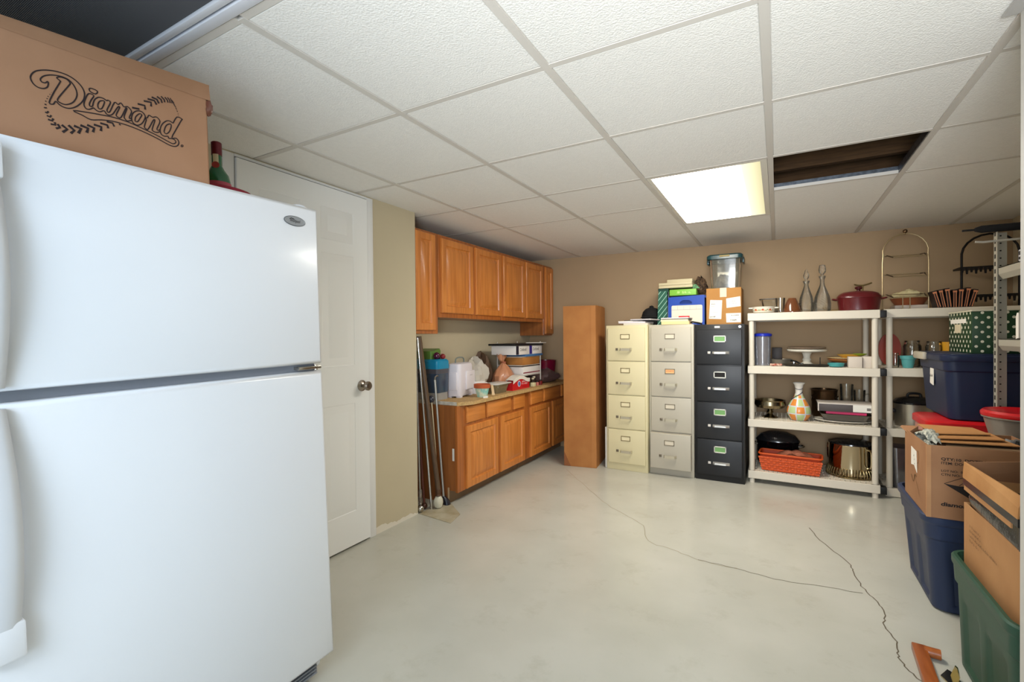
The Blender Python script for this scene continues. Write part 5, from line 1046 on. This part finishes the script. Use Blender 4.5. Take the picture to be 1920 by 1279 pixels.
pbox('white_box', 'low white box under the terracotta pie dish on the top shelf', 'box', .80, 1.0, 4.68, 4.84, Z, Z+.038, mat('box_offwhite', (0, 0, 0)))
t = thing('pie_dish', 'terracotta pie dish behind the arched wire stand', 'dish', (.90, 4.76, Z+.038))
mb = MB(); mb.lathe([(.085, 0), (.115, .05), (.122, .054), (.108, .05), (.08, .008), (.001, .006)], (.90, 4.755, Z+.0385), 32, True); mb.done('body', mat('terracotta_glaze', (150, 84, 52), .4), t)
rnd = random.Random(9)
for k, (x, y, s, lab) in enumerate([(.845, 4.74, .05, 'pale cloth roll lying in the terracotta pie dish, closest to the gold arch'), (.90, 4.72, .06, 'large pale cloth roll lying in the middle of the terracotta pie dish'), (.95, 4.76, .055, 'pale cloth roll lying in the terracotta pie dish beside the dark books')]):
    mb = MB(); smooth_blob(mb, (x, y, Z+.108+.012*(k == 1)), s*1.1, s*.7, s*.62, k, .12, 16); solo(mb, 'cloth_roll', lab, 'cloth', mat('cream_cloth', (206, 192, 146), .9, bump=.4, bs=30), (x, y, Z+.075), 'pale cloths in the pie dish')
bkc = [(40, 26, 22), (176, 104, 60), (30, 22, 20), (186, 118, 74), (52, 34, 28)]
x = 1.005; labs = ['leftmost in the row of dark striped books', 'second in the row of dark striped books', 'third in the row of dark striped books', 'fourth in the row of dark striped books', 'fifth in the row of dark striped books', 'sixth in the row of dark striped books', 'last in the row next to the black rack']
for k in range(7):
    w_ = (.024, .022, .026, .023, .025, .022, .024)[k]; tl = R((14, 10, 6, 0, -3, -8, -14)[k])
    t = thing('book', 'black book with orange edges, '+labs[k], 'book', (x+w_/2+(.0 if k else -.0), 4.52, Z), 'dark striped books on the top shelf')
    Mx = Matrix.Translation((x+w_/2, 4.52, Z)) @ Matrix.Rotation(-tl, 4, 'Y')
    hz = .128+.006*(k % 3); e0 = abs(math.sin(tl))*w_/2
    mb = MB(); mb.box(-w_/2, w_/2, -.06, .06, e0+.001, hz); mb.xf(Mx); cv = mb.done('cover', mat('book_black', (34, 24, 22), .5), t, 0)
    mb = MB()
    mb.box(-w_/2+.004, -w_/2+.007, -.0615, -.0595, e0+.004, hz-.01); mb.box(w_/2-.008, w_/2-.003, -.0615, -.0595, e0+.004, hz-.015); mb.box(-w_/2, w_/2, -.0612, -.0598, hz-.02, hz-.008); mb.xf(Mx); mb.done('edge_stripe', mat('book_orange', (196, 124, 84), .5), t, 0)
    x += w_+.0035
t = thing('wire_rack', 'black arched wire rack with two fringed trays at the end of the top shelf', 'rack', (1.36, 4.74, Z))
bw_ = mat('black_iron', (26, 22, 20), .5, metal=.4)
mb = MB(); c0 = 1.36; w = .155
mb.tube([(c0-w, 4.74, Z+.002), (c0-w, 4.74, Z+.36)]+[(c0+w*math.cos(a), 4.74, Z+.40+.145*math.sin(a)) for a in [R(176-k*17.2) for k in range(11)]]+[(c0+w, 4.74, Z+.36), (c0+w, 4.74, Z+.002)], .0075, 8); mb.done('arch', bw_, t)
for z in (.29, .085):
    mb = MB(); mb.box(c0-w-.035, c0+w+.02, 4.64, 4.80, Z+z, Z+z+.012)
    for k in range(15):
        xx = c0-w-.03+k*.025; mb.prism([(xx, 4.639, Z+z+.004), (xx+.018, 4.639, Z+z+.004), (xx+.014, 4.639, Z+z-.03-.012*(k % 2)), (xx+.004, 4.639, Z+z-.03-.012*(k % 2))], (0, .006, 0))
    mb.done('tray', bw_, t, 0)
# second shelf of unit two
Z = TOPS2[1]
t = thing('serving_dish', 'tall dark red oval platter standing on edge behind the post on the second shelf', 'platter', (.77, 4.74, Z))
mb = MB(); mb.loft([[(.775+a*math.cos(u), 4.72+dy, Z+.130+b*math.sin(u)) for u in [2*PI*k/32 for k in range(32)]] for a, b, dy in ((.072, .128, 0), (.073, .13, .01), (.06, .11, .02), (.05, .1, .02))]); mb.done('platter', mat('brick_red', (142, 50, 30), .3), t)
def jar2(lab, x, y, r, h):
    mb = MB(); mb.lathe([(r*.85, 0), (r, .012), (r, h*.8), (r*.8, h*.9), (r*.85, h), (r*.78, h), (r*.92, h*.8), (r*.92, .018), (.001, .012)], (x, y, Z), 24, True); solo(mb, 'glass_jar', lab, 'jar', GL, (x, y, Z), 'clear glass jars on the second shelf')
jar2('large clear glass jar behind the turquoise flower pot', .905, 4.68, .055, .20); jar2('clear glass jar beside the yellow cup', 1.02, 4.62, .05, .195); jar2('small clear glass next to the red platter', .775, 4.52, .024, .11); jar2('short clear glass behind the blue tote handle', .955, 4.52, .028, .07)
mb = MB(); mb.lathe([(.030, 0), (.040, .065), (.047, .066), (.049, .090), (.044, .090), (.035, .02), (.001, .015)], (.846, 4.50, Z), 24, True); solo(mb, 'flower_pot', 'small turquoise flower pot at the front of the second shelf', 'pot', mat('turquoise', (92, 168, 166), .5), (.846, 4.50, Z))
mb = MB(); mb.lathe([(.03, 0), (.036, .19), (.033, .19), (.027, .01), (.001, .008)], (1.095, 4.60, Z), 20, True); solo(mb, 'cup', 'tall yellow plastic cup beside the green polka dot box', 'cup', mat('yellow_cup', (226, 164, 40), .4), (1.095, 4.60, Z))
Z = TOPS2[2]
t = thing('slow_cooker', 'oval steel slow cooker with a black lid on the third shelf', 'slow cooker', (.90, 4.60, Z))
mb = MB(); mb.lathe([(.115, 0), (.118, .02), (.120, .165), (.122, .17)], (.905, 4.62, Z), 36, True, sy=.82); mb.done('body', mat('brushed_steel', (196, 190, 176), .3, metal=.9), t)
mb = MB(); mb.lathe([(.128, .17), (.130, .182), (.11, .205), (.06, .222), (.001, .226)], (.905, 4.62, Z), 36, True, sy=.82); mb.done('lid', mat('lid_black', (20, 20, 22), .2, coat=.5), t)
mb = MB(); mb.tube(crom([(.865, 4.62, Z+.222), (.875, 4.62, Z+.245), (.935, 4.62, Z+.245), (.945, 4.62, Z+.222)], False, 4), .009); mb.done('knob', BLACK, t)
for s in (-1, 1):
    mb = MB(); mb.box(.905+s*.128-.014, .905+s*.128+.014, 4.58, 4.66, Z+.10, Z+.125, .006); mb.done('handle', BLACK, t)
Z = TOPS2[3]
rnd = random.Random(12); pv = mat('purple_glass', (58, 30, 80), .08, trans=.3, coat=.6)
spots = [(.80, 4.50, 0), (.86, 4.48, 0), (.83, 4.56, 0), (.905, 4.55, 0), (.95, 4.49, 0), (.815, 4.51, .062), (.875, 4.51, .062), (.93, 4.53, .062), (.84, 4.52, .124), (.90, 4.52, .124), (.81, 4.53, .186), (.87, 4.52, .186)]
mb = MB()
mb.loft([rrect(.875, 4.53, .25, .17, .03, Z+.001), rrect(.875, 4.53, .27, .19, .03, Z+.30), rrect(.875, 4.53, .265, .185, .03, Z+.30), rrect(.875, 4.53, .244, .164, .03, Z+.005)])
solo(mb, 'ornament_bin', 'open clear bin holding dark purple balls on the bottom shelf', 'bin', clear('bin_film', (210, 206, 210), .2, .1, .05), (.875, 4.53, Z))
names = ['front of the bottom layer next to the post', 'front middle of the bottom layer', 'back of the bottom layer', 'back row of the bottom layer', 'front of the bottom layer towards the brown box', 'second layer next to the post', 'middle of the second layer', 'second layer towards the brown box', 'third layer next to the post', 'third layer towards the brown box', 'top layer next to the post', 'top layer towards the brown box']
for (x, y, z), nm in zip(spots, names):
    mb = MB(); mb.ball((x, y, Z+.036+z), .030, 14); solo(mb, 'ornament', 'dark purple ball in the clear bin, '+nm, 'ornament', pv, (x, y, Z+.006+z), 'purple balls in the clear bin')
mb = MB(); mb.ball((.935, 4.46, Z+.24), .03, 12); mb.bm.free()
# ------------------------------------------------------------------ totes and cartons along the metal rack
def tote(mb, x0, x1, y0, y1, z0, z1, taper=.03, lip=.018, r=.05, ribs=True):
    """moulded tote: tapered wall with recessed panels, collar, rolled lip and an open inside"""
    cx, cy, w, d = (x0+x1)/2, (y0+y1)/2, x1-x0-2*lip, y1-y0-2*lip
    H = z1-z0; wb, db = w-2*taper, d-2*taper
    def per(W_, D_, rr, z, dent=0):
        """dense rounded outline; panels on each side are pushed in by dent"""
        out = []; N = 30
        c = [((W_/2-rr), (D_/2-rr), 0), (-(W_/2-rr), (D_/2-rr), 90), (-(W_/2-rr), -(D_/2-rr), 180), ((W_/2-rr), -(D_/2-rr), 270)]
        for q in range(4):
            ax, ay, a0 = c[q]; bx, by, _ = c[(q+1) % 4]
            for k in range(6):
                a = R(a0+90*k/5); out.append((cx+ax+rr*math.cos(a), cy+ay+rr*math.sin(a), z))
            nx, ny = math.cos(R(a0+90)), math.sin(R(a0+90))
            npan = 2 if ribs else 0
            for k in range(1, N):
                t = k/N; dd = 0
                if npan:
                    u = (t*npan) % 1; e = min(u-.12, .88-u)
                    dd = dent*max(0, min(1, e/.05)) if e > 0 else 0
                out.append((cx+ax+rr*nx+(bx-ax)*t-nx*dd, cy+ay+rr*ny+(by-ay)*t-ny*dd, z))
        return out
    f = lambda k, ins=0, dent=0: per(wb+(w-wb)*k-2*ins, db+(d-db)*k-2*ins, r, z0+H*k, dent)
    L = [f(0, .012), f(.02), f(.06, 0, .0), f(.09, 0, .009), f(.40, 0, .009), f(.60, 0, .008), f(.66, 0, 0), f(.74), f(.76, -.007), f(.90, -.008)]
    L += [per(w+2*lip-.006, d+2*lip-.006, r+lip, z1-.035), per(w+2*lip, d+2*lip, r+lip, z1-.028), per(w+2*lip, d+2*lip, r+lip, z1-.006), per(w+2*lip-.012, d+2*lip-.012, r+lip-.006, z1),
          per(w-.004, d-.004, r, z1), per(w-.012, d-.012, r, z1-.02), per(wb-.012-.03*ribs, db-.012-.03*ribs, r-.01, z0+.008)]
    return mb.loft(L)
GREEN = mat('tote_green', (40, 75, 58), .45, bump=.03, bs=300); NAVY = mat('tote_navy', (25, 35, 62), .42, bump=.03, bs=300); SLATE = mat('tote_slate_blue', (42, 53, 80), .45, bump=.03, bs=300)
def open_carton(mb, x0, x1, y0, y1, z0, z1, t=.005):
    mb.box(x0, x0+t, y0, y1, z0, z1); mb.box(x1-t, x1, y0, y1, z0, z1); mb.box(x0+t, x1-t, y0, y0+t, z0, z1); mb.box(x0+t, x1-t, y1-t, y1, z0, z1); mb.box(x0+t, x1-t, y0+t, y1-t, z0, z0+t); return mb
# green tote with the torn carton
mb = tote(MB(), .558, .985, 1.785, 2.365, 0, .405, .013, .014); solo(mb, 'storage_tote', 'open dark green plastic tote on the floor holding a torn carton', 'tote', GREEN, (.77, 2.07, 0))
t = thing('cardboard_box', 'tan carton with printed lines and black plastic bursting out standing in the green tote', 'box', (.76, 2.08, .14))
C2 = cardb('carton_light', (186, 138, 92), (174, 126, 82))
mb = open_carton(MB(), .594, .93, 1.84, 2.31, .14, .598); c2 = mb.done('carton', C2, t, 0)
fr2 = ((.5898, 2.235, .530), (0, -1, 0), (0, 0, 1))
for k, w in enumerate((.10, .10, .235, .085)):
    scribble(c2, ((.5897, 2.235, .532-.017*k), (0, -1, 0), (0, 0, 1)), w, .010, mat('carton_print', (110, 78, 50), .8), 20+k)
mb = MB()
L = []
for k, (z, ins) in enumerate(((.585, .012), (.615, .004), (.64, .01), (.66, .02))):
    lp = rrect(.76, 2.075, .335-2*ins, .465-2*ins, .03, z, 6)
    L.append([(x+.007*math.sin(9*y*6+z*80), y+.006*math.sin(x*50+z*60), z+.010*math.sin(y*24+x*17+k)) for x, y, z in lp])
mb.loft(L); mb.done('plastic_liner', mat('black_film', (30, 31, 32), .22, coat=.5, bump=.5, bs=25), t, 40)
mb = MB(); mb.box(.590, .594, 1.90, 2.295, .648, .671); mb.box(.594, .92, 2.291, 2.295, .648, .69); mb.done('inner_flap', C2, t, 0)
mb = MB(); mb.box(.5885, .592, 1.85, 2.302, .666, .692); mb.box(.592, .925, 1.85, 1.854, .60, .70); mb.done('black_band', mat('black_print', (26, 25, 26), .35, coat=.3), t, 0)
mb = MB()
mb.loft([[(.588, 1.85, .690), (.588, 2.303, .690), (.592, 2.303, .690), (.592, 1.85, .690)], [(.590, 1.85, .722), (.590, 2.303, .722), (.594, 2.303, .722), (.594, 1.85, .722)], [(.600, 1.85, .752), (.592, 2.303, .748), (.596, 2.303, .748), (.604, 1.85, .752)]]); mb.done('side_flap', cardb('flap_tan', (196, 146, 94), (176, 124, 74)), t, 0)
mb = MB(); mb.loft([[(.592, 2.298, .69), (.925, 2.298, .69), (.925, 2.303, .69), (.592, 2.303, .69)], [(.592, 2.298, .747), (.925, 2.288, .79), (.925, 2.293, .79), (.592, 2.303, .747)]]); mb.done('back_flap', cardb('flap_brown', (140, 100, 70), (128, 90, 62)), t, 0)
# slate tote with the baseball carton
mb = tote(MB(), .548, .965, 2.645, 3.21, 0, .428, .032, .016); solo(mb, 'storage_tote', 'slate blue plastic tote on the floor carrying the printed carton of cardboard sheets', 'tote', SLATE, (.76, 2.93, 0))
t = thing('cardboard_box', 'open carton printed with a black diamond emblem on the slate blue tote', 'box', (.75, 2.83, .4285))
X0, X1, Y0, Y1, Z0, Z1 = .558, .945, 2.634, 3.03, .4285, .738
C1 = cardb('carton_mid', (160, 118, 84), (150, 108, 76))
mb = open_carton(MB(), X0, X1, Y0, Y1, Z0, Z1); c1 = mb.done('carton', C1, t, 0)
mb = MB(); mb.loft([[(X0-.001, Y0+.012, z), (X0-.001, Y0-.001, z), (X0+.014, Y0-.001, z)] for z in (Z0, Z1)], False, False, closed=False); mb.done('edge_tape', cardb('carton_edge_light', (186, 140, 98), (172, 126, 86)), t, 0)
fy = Y0-.0006
def prt(s, x, z, size, bold=.0004, sx=1.25, nm='lettering'): return text(s, size, ((x, fy, z), (1, 0, 0), (0, 0, 1)), INK, c1, nm, .0004, 0, sx, bold)
prt('QTY:', .604, .678, .016); prt('10', .650, .678, .015); prt('DOZEN', .679, .678, .015)
prt('ITEM: DOL-A', .604, .661, .015, .0002, 1.1)
prt('LOT NO:  0774A', .604, .629, .0125, .0002, 1.1); prt('CTN NO: 495', .604, .613, .0135, .0002, 1.1)
text('diamond.s', .022, ((.603, fy, .484), (1, 0, 0), (0, 0, 1)), INK, c1, 'lettering', .0004, .1, 1.3, .0008)
mb = MB(); mb.poly([(.614, fy-.0004, .579), (.662, fy-.0004, .574), (.705, fy-.0004, .520)]); mb.poly([(.662, fy-.0004, .574), (.748, fy-.0004, .579), (.705, fy-.0004, .520)])
mb.ribbon([(.614, .579), (.675, .612), (.690, .612), (.748, .579)], .0022, ((0, fy, 0), (1, 0, 0), (0, 0, 1)), lift=.0006); mb.ribbon([(.662, .576), (.682, .596), (.704, .576)], .0022, ((0, fy, 0), (1, 0, 0), (0, 0, 1)), lift=.0006)
mb.done('printed_diamond', INK, c1, 0)
mb = MB(); mb.ribbon([(.78, .66), (.90, .66), (.90, .69), (.78, .69)], .0012, ((0, fy, 0), (1, 0, 0), (0, 0, 1)), True, lift=.0006); mb.done('printed_frame', INK, c1, 0)
mb = MB(); xx = X0-.0012; mb.prism([(xx, 2.90, .678), (xx, 2.805, .672), (xx, 2.795, .575), (xx, 2.845, .600), (xx, 2.90, .592)], (.001, 0, 0)); lb = mb.done('label', PAPER, t, 0)
mb = MB()
for k in range(3): mb.ribbon([(-.004, -.004), (.004, .004)], .003, ((xx-.0004, 2.845-.006*k, .645-.018*k), (0, -1, 0), (0, 0, 1)), lift=.0005)
mb.done('print', INK, lb, 0)
mb = MB(); f3 = ((X0-.0008, 0, 0), (0, -1, 0), (0, 0, 1))
mb.ribbon(crom([(-2.79, .68), (-2.765, .67), (-2.77, .63), (-2.79, .62), (-2.77, .60)], False, 3), .004, f3, lift=.0006); mb.ribbon(crom([(-2.90, .545), (-2.86, .52), (-2.83, .56), (-2.80, .555)], False, 3), .006, f3, lift=.0006); mb.ribbon(crom([(-2.85, .555), (-2.80, .53), (-2.75, .48)], False, 3), .0025, f3, lift=.0006)
mb.done('printed_mark', mat('faded_print', (112, 84, 50), .8), c1, 0)
mb = MB(); mb.loft([[(X0, Y1-.05, Z1-.012), (X0-.022, Y1-.01, Z1+.012), (X0-.012, Y1+.004, Z1+.016), (X0+.005, Y1, Z1-.005)], [(X0+.05, Y1-.01, Z1-.004), (X0+.05, Y1-.004, Z1+.018), (X0+.05, Y1+.002, Z1+.018), (X0+.05, Y1, Z1-.01)]]); mb.done('torn_flap', C1, t, 0)
# cardboard sheets lying in it
SH = [('tan cardboard sheet lying lowest in the open printed carton', (.625, 2.655), (.90, 2.66), (.90, 2.80), (.66, 2.81), .732, .736, (126, 100, 74)),
      ('tan cardboard sheet second from the bottom in the open printed carton', (.615, 2.67), (.87, 2.70), (.85, 2.86), (.62, 2.86), .746, .752, (180, 128, 78)),
      ('tan cardboard sheet third from the bottom in the open printed carton', (.612, 2.70), (.84, 2.76), (.84, 2.93), (.63, 2.92), .757, .762, (186, 132, 80)),
      ('broad tan cardboard sheet on top of the pile in the open printed carton', (.605, 2.76), (.815, 2.83), (.80, 3.00), (.60, 3.005), .766, .772, (190, 136, 84))]
for lab, a, b, c, d, za, zb, col in SH:
    mb = MB(); dz = (0, .004, .0, 0)
    mb.loft([[(p[0], p[1], z) for p in (a, b, c, d)] for z in (za, za+.004)]); o = solo(mb, 'cardboard_sheet', lab, 'cardboard', cardb('sheet_%d_%d_%d' % col, col, tuple(int(v*.9) for v in col)), (a[0], a[1], za), 'cardboard sheets in the open carton', smooth=0)
mb = MB(); mb.box(.62, .86, 2.70, 2.98, .70, .7315, .004); mb.box(.615, .84, 2.75, 2.98, .737, .7455, .002); mb.box(.615, .80, 2.80, 2.98, .7525, .7565, .001); mb.box(.615, .80, 2.84, 2.98, .7625, .7655, .001)
solo(mb, 'cardboard_bundle', 'bundle of folded cardboard between the sheets in the printed carton', 'cardboard', cardb('sheet_dark', (96, 72, 52), (80, 60, 42)), (.74, 2.84, .70), 'cardboard sheets in the open carton', smooth=0)
t0 = MB()
rows = []
for j in range(8):
    rows.append([(.572+.050*u+.006*math.sin(7*j+5*u), 2.68+.20*j/7, .742+.040*math.sin(PI*j/7)*(.4+.6*math.sin(PI*u*.9))+.007*math.sin(3*j+11*u)) for u in [i/7 for i in range(8)]])
t0.loft(rows+[[(x, y, z-.05) for x, y, z in r_] for r_ in reversed(rows)], False, False, closed=False)
solo(t0, 'newspaper', 'crumpled newspaper stuffed in the corner of the printed carton', 'newspaper', mat('newsprint', (196, 194, 178), .8, var=1, c2=(84, 92, 90), vs=45), (.60, 2.78, .70), smooth=15)
mb = MB(); smooth_blob(mb, (.895, 2.80, .715), .035, .12, .035, 6, .2, 16); solo(mb, 'plastic_bag', 'crumpled grey and black plastic film at the far side of the printed carton', 'plastic', mat('grey_film', (120, 122, 124), .25, var=1, c2=(30, 30, 32), vs=18, coat=.4), (.895, 2.8, .69), smooth=20)
# ------------------------------------------------------------------ red lidded bin, navy tote, polka dot box
t = thing('storage_bin', 'pale bin with a bright red lid carrying the big navy tote', 'bin', (.98, 3.72, 0))
mb = MB(); mb.loft([rrect(1.0, 3.60, .50, .34, .05, .001), rrect(1.0, 3.60, .53, .37, .05, .69)]); mb.done('tub', mat('bin_pinkish', (186, 130, 120), .4), t)
mb = MB(); mb.loft([rrect(1.0, 3.60, .545, .385, .06, .685), rrect(1.0, 3.60, .555, .395, .06, .69), rrect(1.0, 3.60, .555, .395, .06, .722), rrect(1.0, 3.60, .53, .37, .06, .731)]); mb.done('lid', mat('lid_red', (190, 22, 28), .35, coat=.3), t)
t = thing('storage_tote', 'big navy plastic tote with a grey handle and a price label on the red lid', 'tote', (1.05, 3.74, .7315))
mb = tote(MB(), .795, 1.275, 3.435, 4.03, .7315, 1.095, .022, .018, .045, False); mb.done('tub', NAVY, t)
mb = MB(); mb.loft([rrect(1.035, 3.7325, .455, .57, .04, 1.0955), rrect(1.035, 3.7325, .455, .57, .04, 1.101)]); mb.done('lid', NAVY, t)
mb = MB(); mb.box(.775, .80, 3.76, 3.99, 1.055, 1.102, .010); mb.done('handle', mat('handle_greige', (176, 168, 150), .4), t)
mb = MB(); mb.prism([(.8125, 3.765, .915), (.8125, 3.70, .905), (.8135, 3.70, 1.03), (.8135, 3.765, 1.035)], (.004, 0, 0)); lb = mb.done('price_label', PAPER, t, 0)
scribble(lb, ((.8118, 3.755, .955), (0, -1, 0), (0, 0, 1)), .045, .02, INK, 31, 'print', False)
t = thing('gift_box', 'dark green box with white polka dots standing on the navy tote', 'box', (1.12, 3.70, 1.1015))
gd = mat('dark_green_box', (26, 58, 30), .45)
mb = MB(); px0, px1, py0, py1, pz0, pz1 = .94, 1.235, 3.53, 3.93, 1.1015, 1.335
mb.box(px0, px1, py0, py1, pz0, pz1, .003); bx_ = mb.done('box', gd, t)
wd_ = mat('dot_white', (212, 208, 186), .6)
mb = MB()
def dots(o, ex, ey, w, h, du, dv, r):
    f = (o, ex, ey); O, EX, EY = Vector(o), Vector(ex), Vector(ey); nz = EX.cross(EY)
    j = 0; v = dv*.5
    while v < h-r*.5:
        u = du*(.35 if j % 2 else .85)
        while u < w-r*.6:
            c = O+EX*u+EY*v+nz*.0006
            mb.poly([tuple(c+EX*r*math.cos(a)+EY*r*math.sin(a)) for a in [2*PI*k/10 for k in range(10)]]); u += du
        v += dv; j += 1
dots((px0, py0, pz0), (1, 0, 0), (0, 0, 1), px1-px0, pz1-pz0, .050, .0265, .0075)
dots((px0, py1, pz0), (0, -1, 0), (0, 0, 1), py1-py0, pz1-pz0, .055, .0265, .0085)
mb.done('polka_dots', wd_, t, 0)
mb = MB(); mb.box(px0-.002, px0, 3.62, 3.89, pz1-.062, pz1-.038); mb.done('label_strip', PAPER, t, 0)
mb = MB(); mb.box(px0-.003, px0, 3.70, 3.81, pz0+.115, pz0+.165); mb.done('card_holder', mat('holder_cream', (206, 194, 164), .5), t, 0)
mb = MB(); mb.box(px0-.003, px1+.003, py0-.003, py1+.003, pz1, pz1+.008, .002); mb.done('lid', mat('lid_edge_cream', (200, 194, 170), .6), t, 0)
# ------------------------------------------------------------------ grey slotted metal rack along the right wall
t = thing('metal_rack', 'grey slotted angle post rack along the right wall with shelves one above the other', 'rack', (1.2, 2.8, 0))
ms = mat('rack_grey', (176, 172, 158), .4, metal=.2)
MX0, MX1, MY0, MY1, MZ = .985, 1.42, 1.95, 3.385, 1.735
for x, y, sx, sy in ((MX0, MY1, 1, -1), (MX1, MY1, -1, -1), (MX0, MY0, 1, 1), (MX1, MY0, -1, 1)):
    mb = MB(); a, b = sorted((x, x+sx*.050)); c, d = sorted((y, y+sy*.003)); mb.box(a, b, c, d, .0, MZ)
    a, b = sorted((x, x+sx*.003)); c, d = sorted((y, y+sy*.045)); mb.box(a, b, c, d, 0, MZ)
    if (x, y) == (MX0, MY1):
        mb.mi = 1
        for k in range(44):
            z = .06+k*.0385; mb.box(x+.022, x+.029, y-.0042, y-.0028, z, z+.006); mb.box(x-.0008, x+.0005, y-.028, y-.014, z, z+.022); mb.box(x+.003, x+.0038, y-.028, y-.014, z, z+.022)
    mb.done('post', [ms, mat('slot_dark', (26, 25, 24), .8)], t, 0)
for z in (1.55, 1.185, .70, .08):
    mb = MB(); mb.box(MX0+.004, MX1-.004, MY0+.004, MY1-.006, z-.004, z); mb.loft([[(MX0+.004, MY0+.004, z), (MX0+.004, MY0+.004, z-.035), (MX0+.020, MY0+.004, z-.060), (MX0+.022, MY0+.004, z-.060), (MX0+.006, MY0+.004, z-.034)], [(MX0+.004, MY1-.05, z), (MX0+.004, MY1-.05, z-.035), (MX0+.020, MY1-.05, z-.060), (MX0+.022, MY1-.05, z-.060), (MX0+.006, MY1-.05, z-.034)]])
    mb.box(MX1-.006, MX1-.004, MY0+.004, MY1-.006, z-.04, z); mb.done('shelf', ms, t, 0)
t = thing('umbrella', 'folded black umbrella lying across the top of the metal rack posts', 'umbrella', (1.15, 3.37, 1.745))
bc = mat('umbrella_cloth', (20, 19, 21), .85)
mb = MB(); q = [(.905, 3.358), (.93, 3.358), (1.2, 3.362), (1.46, 3.366)]
mb.tube([(x, y, 1.757) for x, y in q], [.010, .019, .021, .013], 12); mb.done('canopy', bc, t)
mb = MB(); mb.tube([(.855, 3.357, 1.757), (.91, 3.358, 1.757)], .0055); mb.done('tip', BLACK, t)
mb = MB(); mb.tube([(1.46, 3.366, 1.757), (1.50, 3.366, 1.757)], .009); mb.done('handle', BLACK, t)
mb = MB(); mb.tube([(.90, 3.331, 1.690), (.93, 3.333, 1.686), (1.0, 3.333, 1.688), (1.2, 3.334, 1.692), (1.43, 3.334, 1.695)], .0055); mb.tube([(1.43, 3.334, 1.695), (1.43, 3.375, 1.695)], .0055)
solo(mb, 'curtain_rod', 'thin white rod resting level against the metal rack post below the umbrella', 'rod', mat('rod_white', (200, 196, 186), .3, metal=.3), (1.15, 3.334, 1.69))
t = thing('power_adapter', 'small white device with dark openings on the upper metal shelf', 'device', (1.01, 3.08, 1.5505))
mb = MB(); mb.box(.992, 1.05, 3.04, 3.12, 1.5505, 1.608, .006); mb.done('body', mat('device_white', (206, 204, 208), .35), t)
mb = MB()
mb.box(.9905, .9925, 3.088, 3.108, 1.560, 1.572); mb.box(.9905, .9925, 3.088, 3.095, 1.58, 1.598); mb.box(.9905, .9925, 3.101, 3.108, 1.58, 1.598); mb.done('opening', BLACK, t, 0)
mb = MB(); mb.prism([(.988, 3.10, 1.192), (.988, 3.13, 1.1855), (.988, 3.13, 1.29), (.988, 3.118, 1.31), (.988, 3.10, 1.31)], (.03, 0, 0)); solo(mb, 'paper_stack', 'upright white paper stack on the lower metal shelf at the wall end', 'papers', PAPER, (1.0, 3.11, 1.1855), smooth=0)
t = thing('food_container', 'round clear food container with a bright red lid behind the printed carton', 'container', (1.035, 3.14, .7005))
cx, cy, z = 1.03, 3.14, .7005
mb = MB(); mb.lathe([(.115, 0), (.125, .006), (.150, .105), (.157, .108), (.157, .114), (.147, .113), (.120, .01), (.001, .008)], (cx, cy, z), 40, True); mb.done('body', clear('milky_plastic', (212, 206, 194), .2, .15, .45, (176, 164, 150)), t)
mb = MB(); mb.lathe([(.158, .1145), (.160, .118), (.159, .132), (.150, .142), (.138, .140), (.13, .136), (.001, .136)], (cx, cy, z), 40, True); mb.done('lid', mat('lid_red', (0, 0, 0)), t)
# ------------------------------------------------------------------ wooden piece and brass bracket on the floor
t = thing('wooden_bracket', 'L shaped orange brown wooden bracket lying on the floor beside the green tote', 'bracket', (.45, 2.25, .001))
ow = mat('orange_wood', (170, 92, 40), .35, var=1, c2=(146, 74, 30), vs=2.5, stretch=(20, 2, 12), coat=.3)
mb = MB(); mb.box(-.022, .022, -.40, 0, .001, .030, .004); mb.xf(Matrix.Translation((.468, 2.325, 0)) @ Matrix.Rotation(R(-3), 4, 'Z')); mb.done('long_arm', ow, t)
mb = MB(); mb.tube([(.478, 2.300, .0195), (.500, 2.298, .0195), (.526, 2.296, .0195)], .0185, 14); mb.done('peg', ow, t)
t = thing('brass_bracket', 'small shiny brass wall bracket lying on the floor by the green tote', 'bracket', (.535, 2.19, .001))
bs_ = mat('shiny_brass', (214, 196, 150), .15, metal=1)
mb = MB(); mb.prism([(.50, 2.185, .0015), (.53, 2.235, .0015), (.55, 2.21, .0015), (.552, 2.15, .0015), (.52, 2.13, .0015)], (0, 0, .005)); mb.done('base', bs_, t, 0)
mb = MB(); mb.prism([(.530, 2.20, .0065), (.552, 2.19, .0065), (.546, 2.192, .040), (.540, 2.195, .045)], (.004, .008, 0)); mb.done('fin', bs_, t, 0)
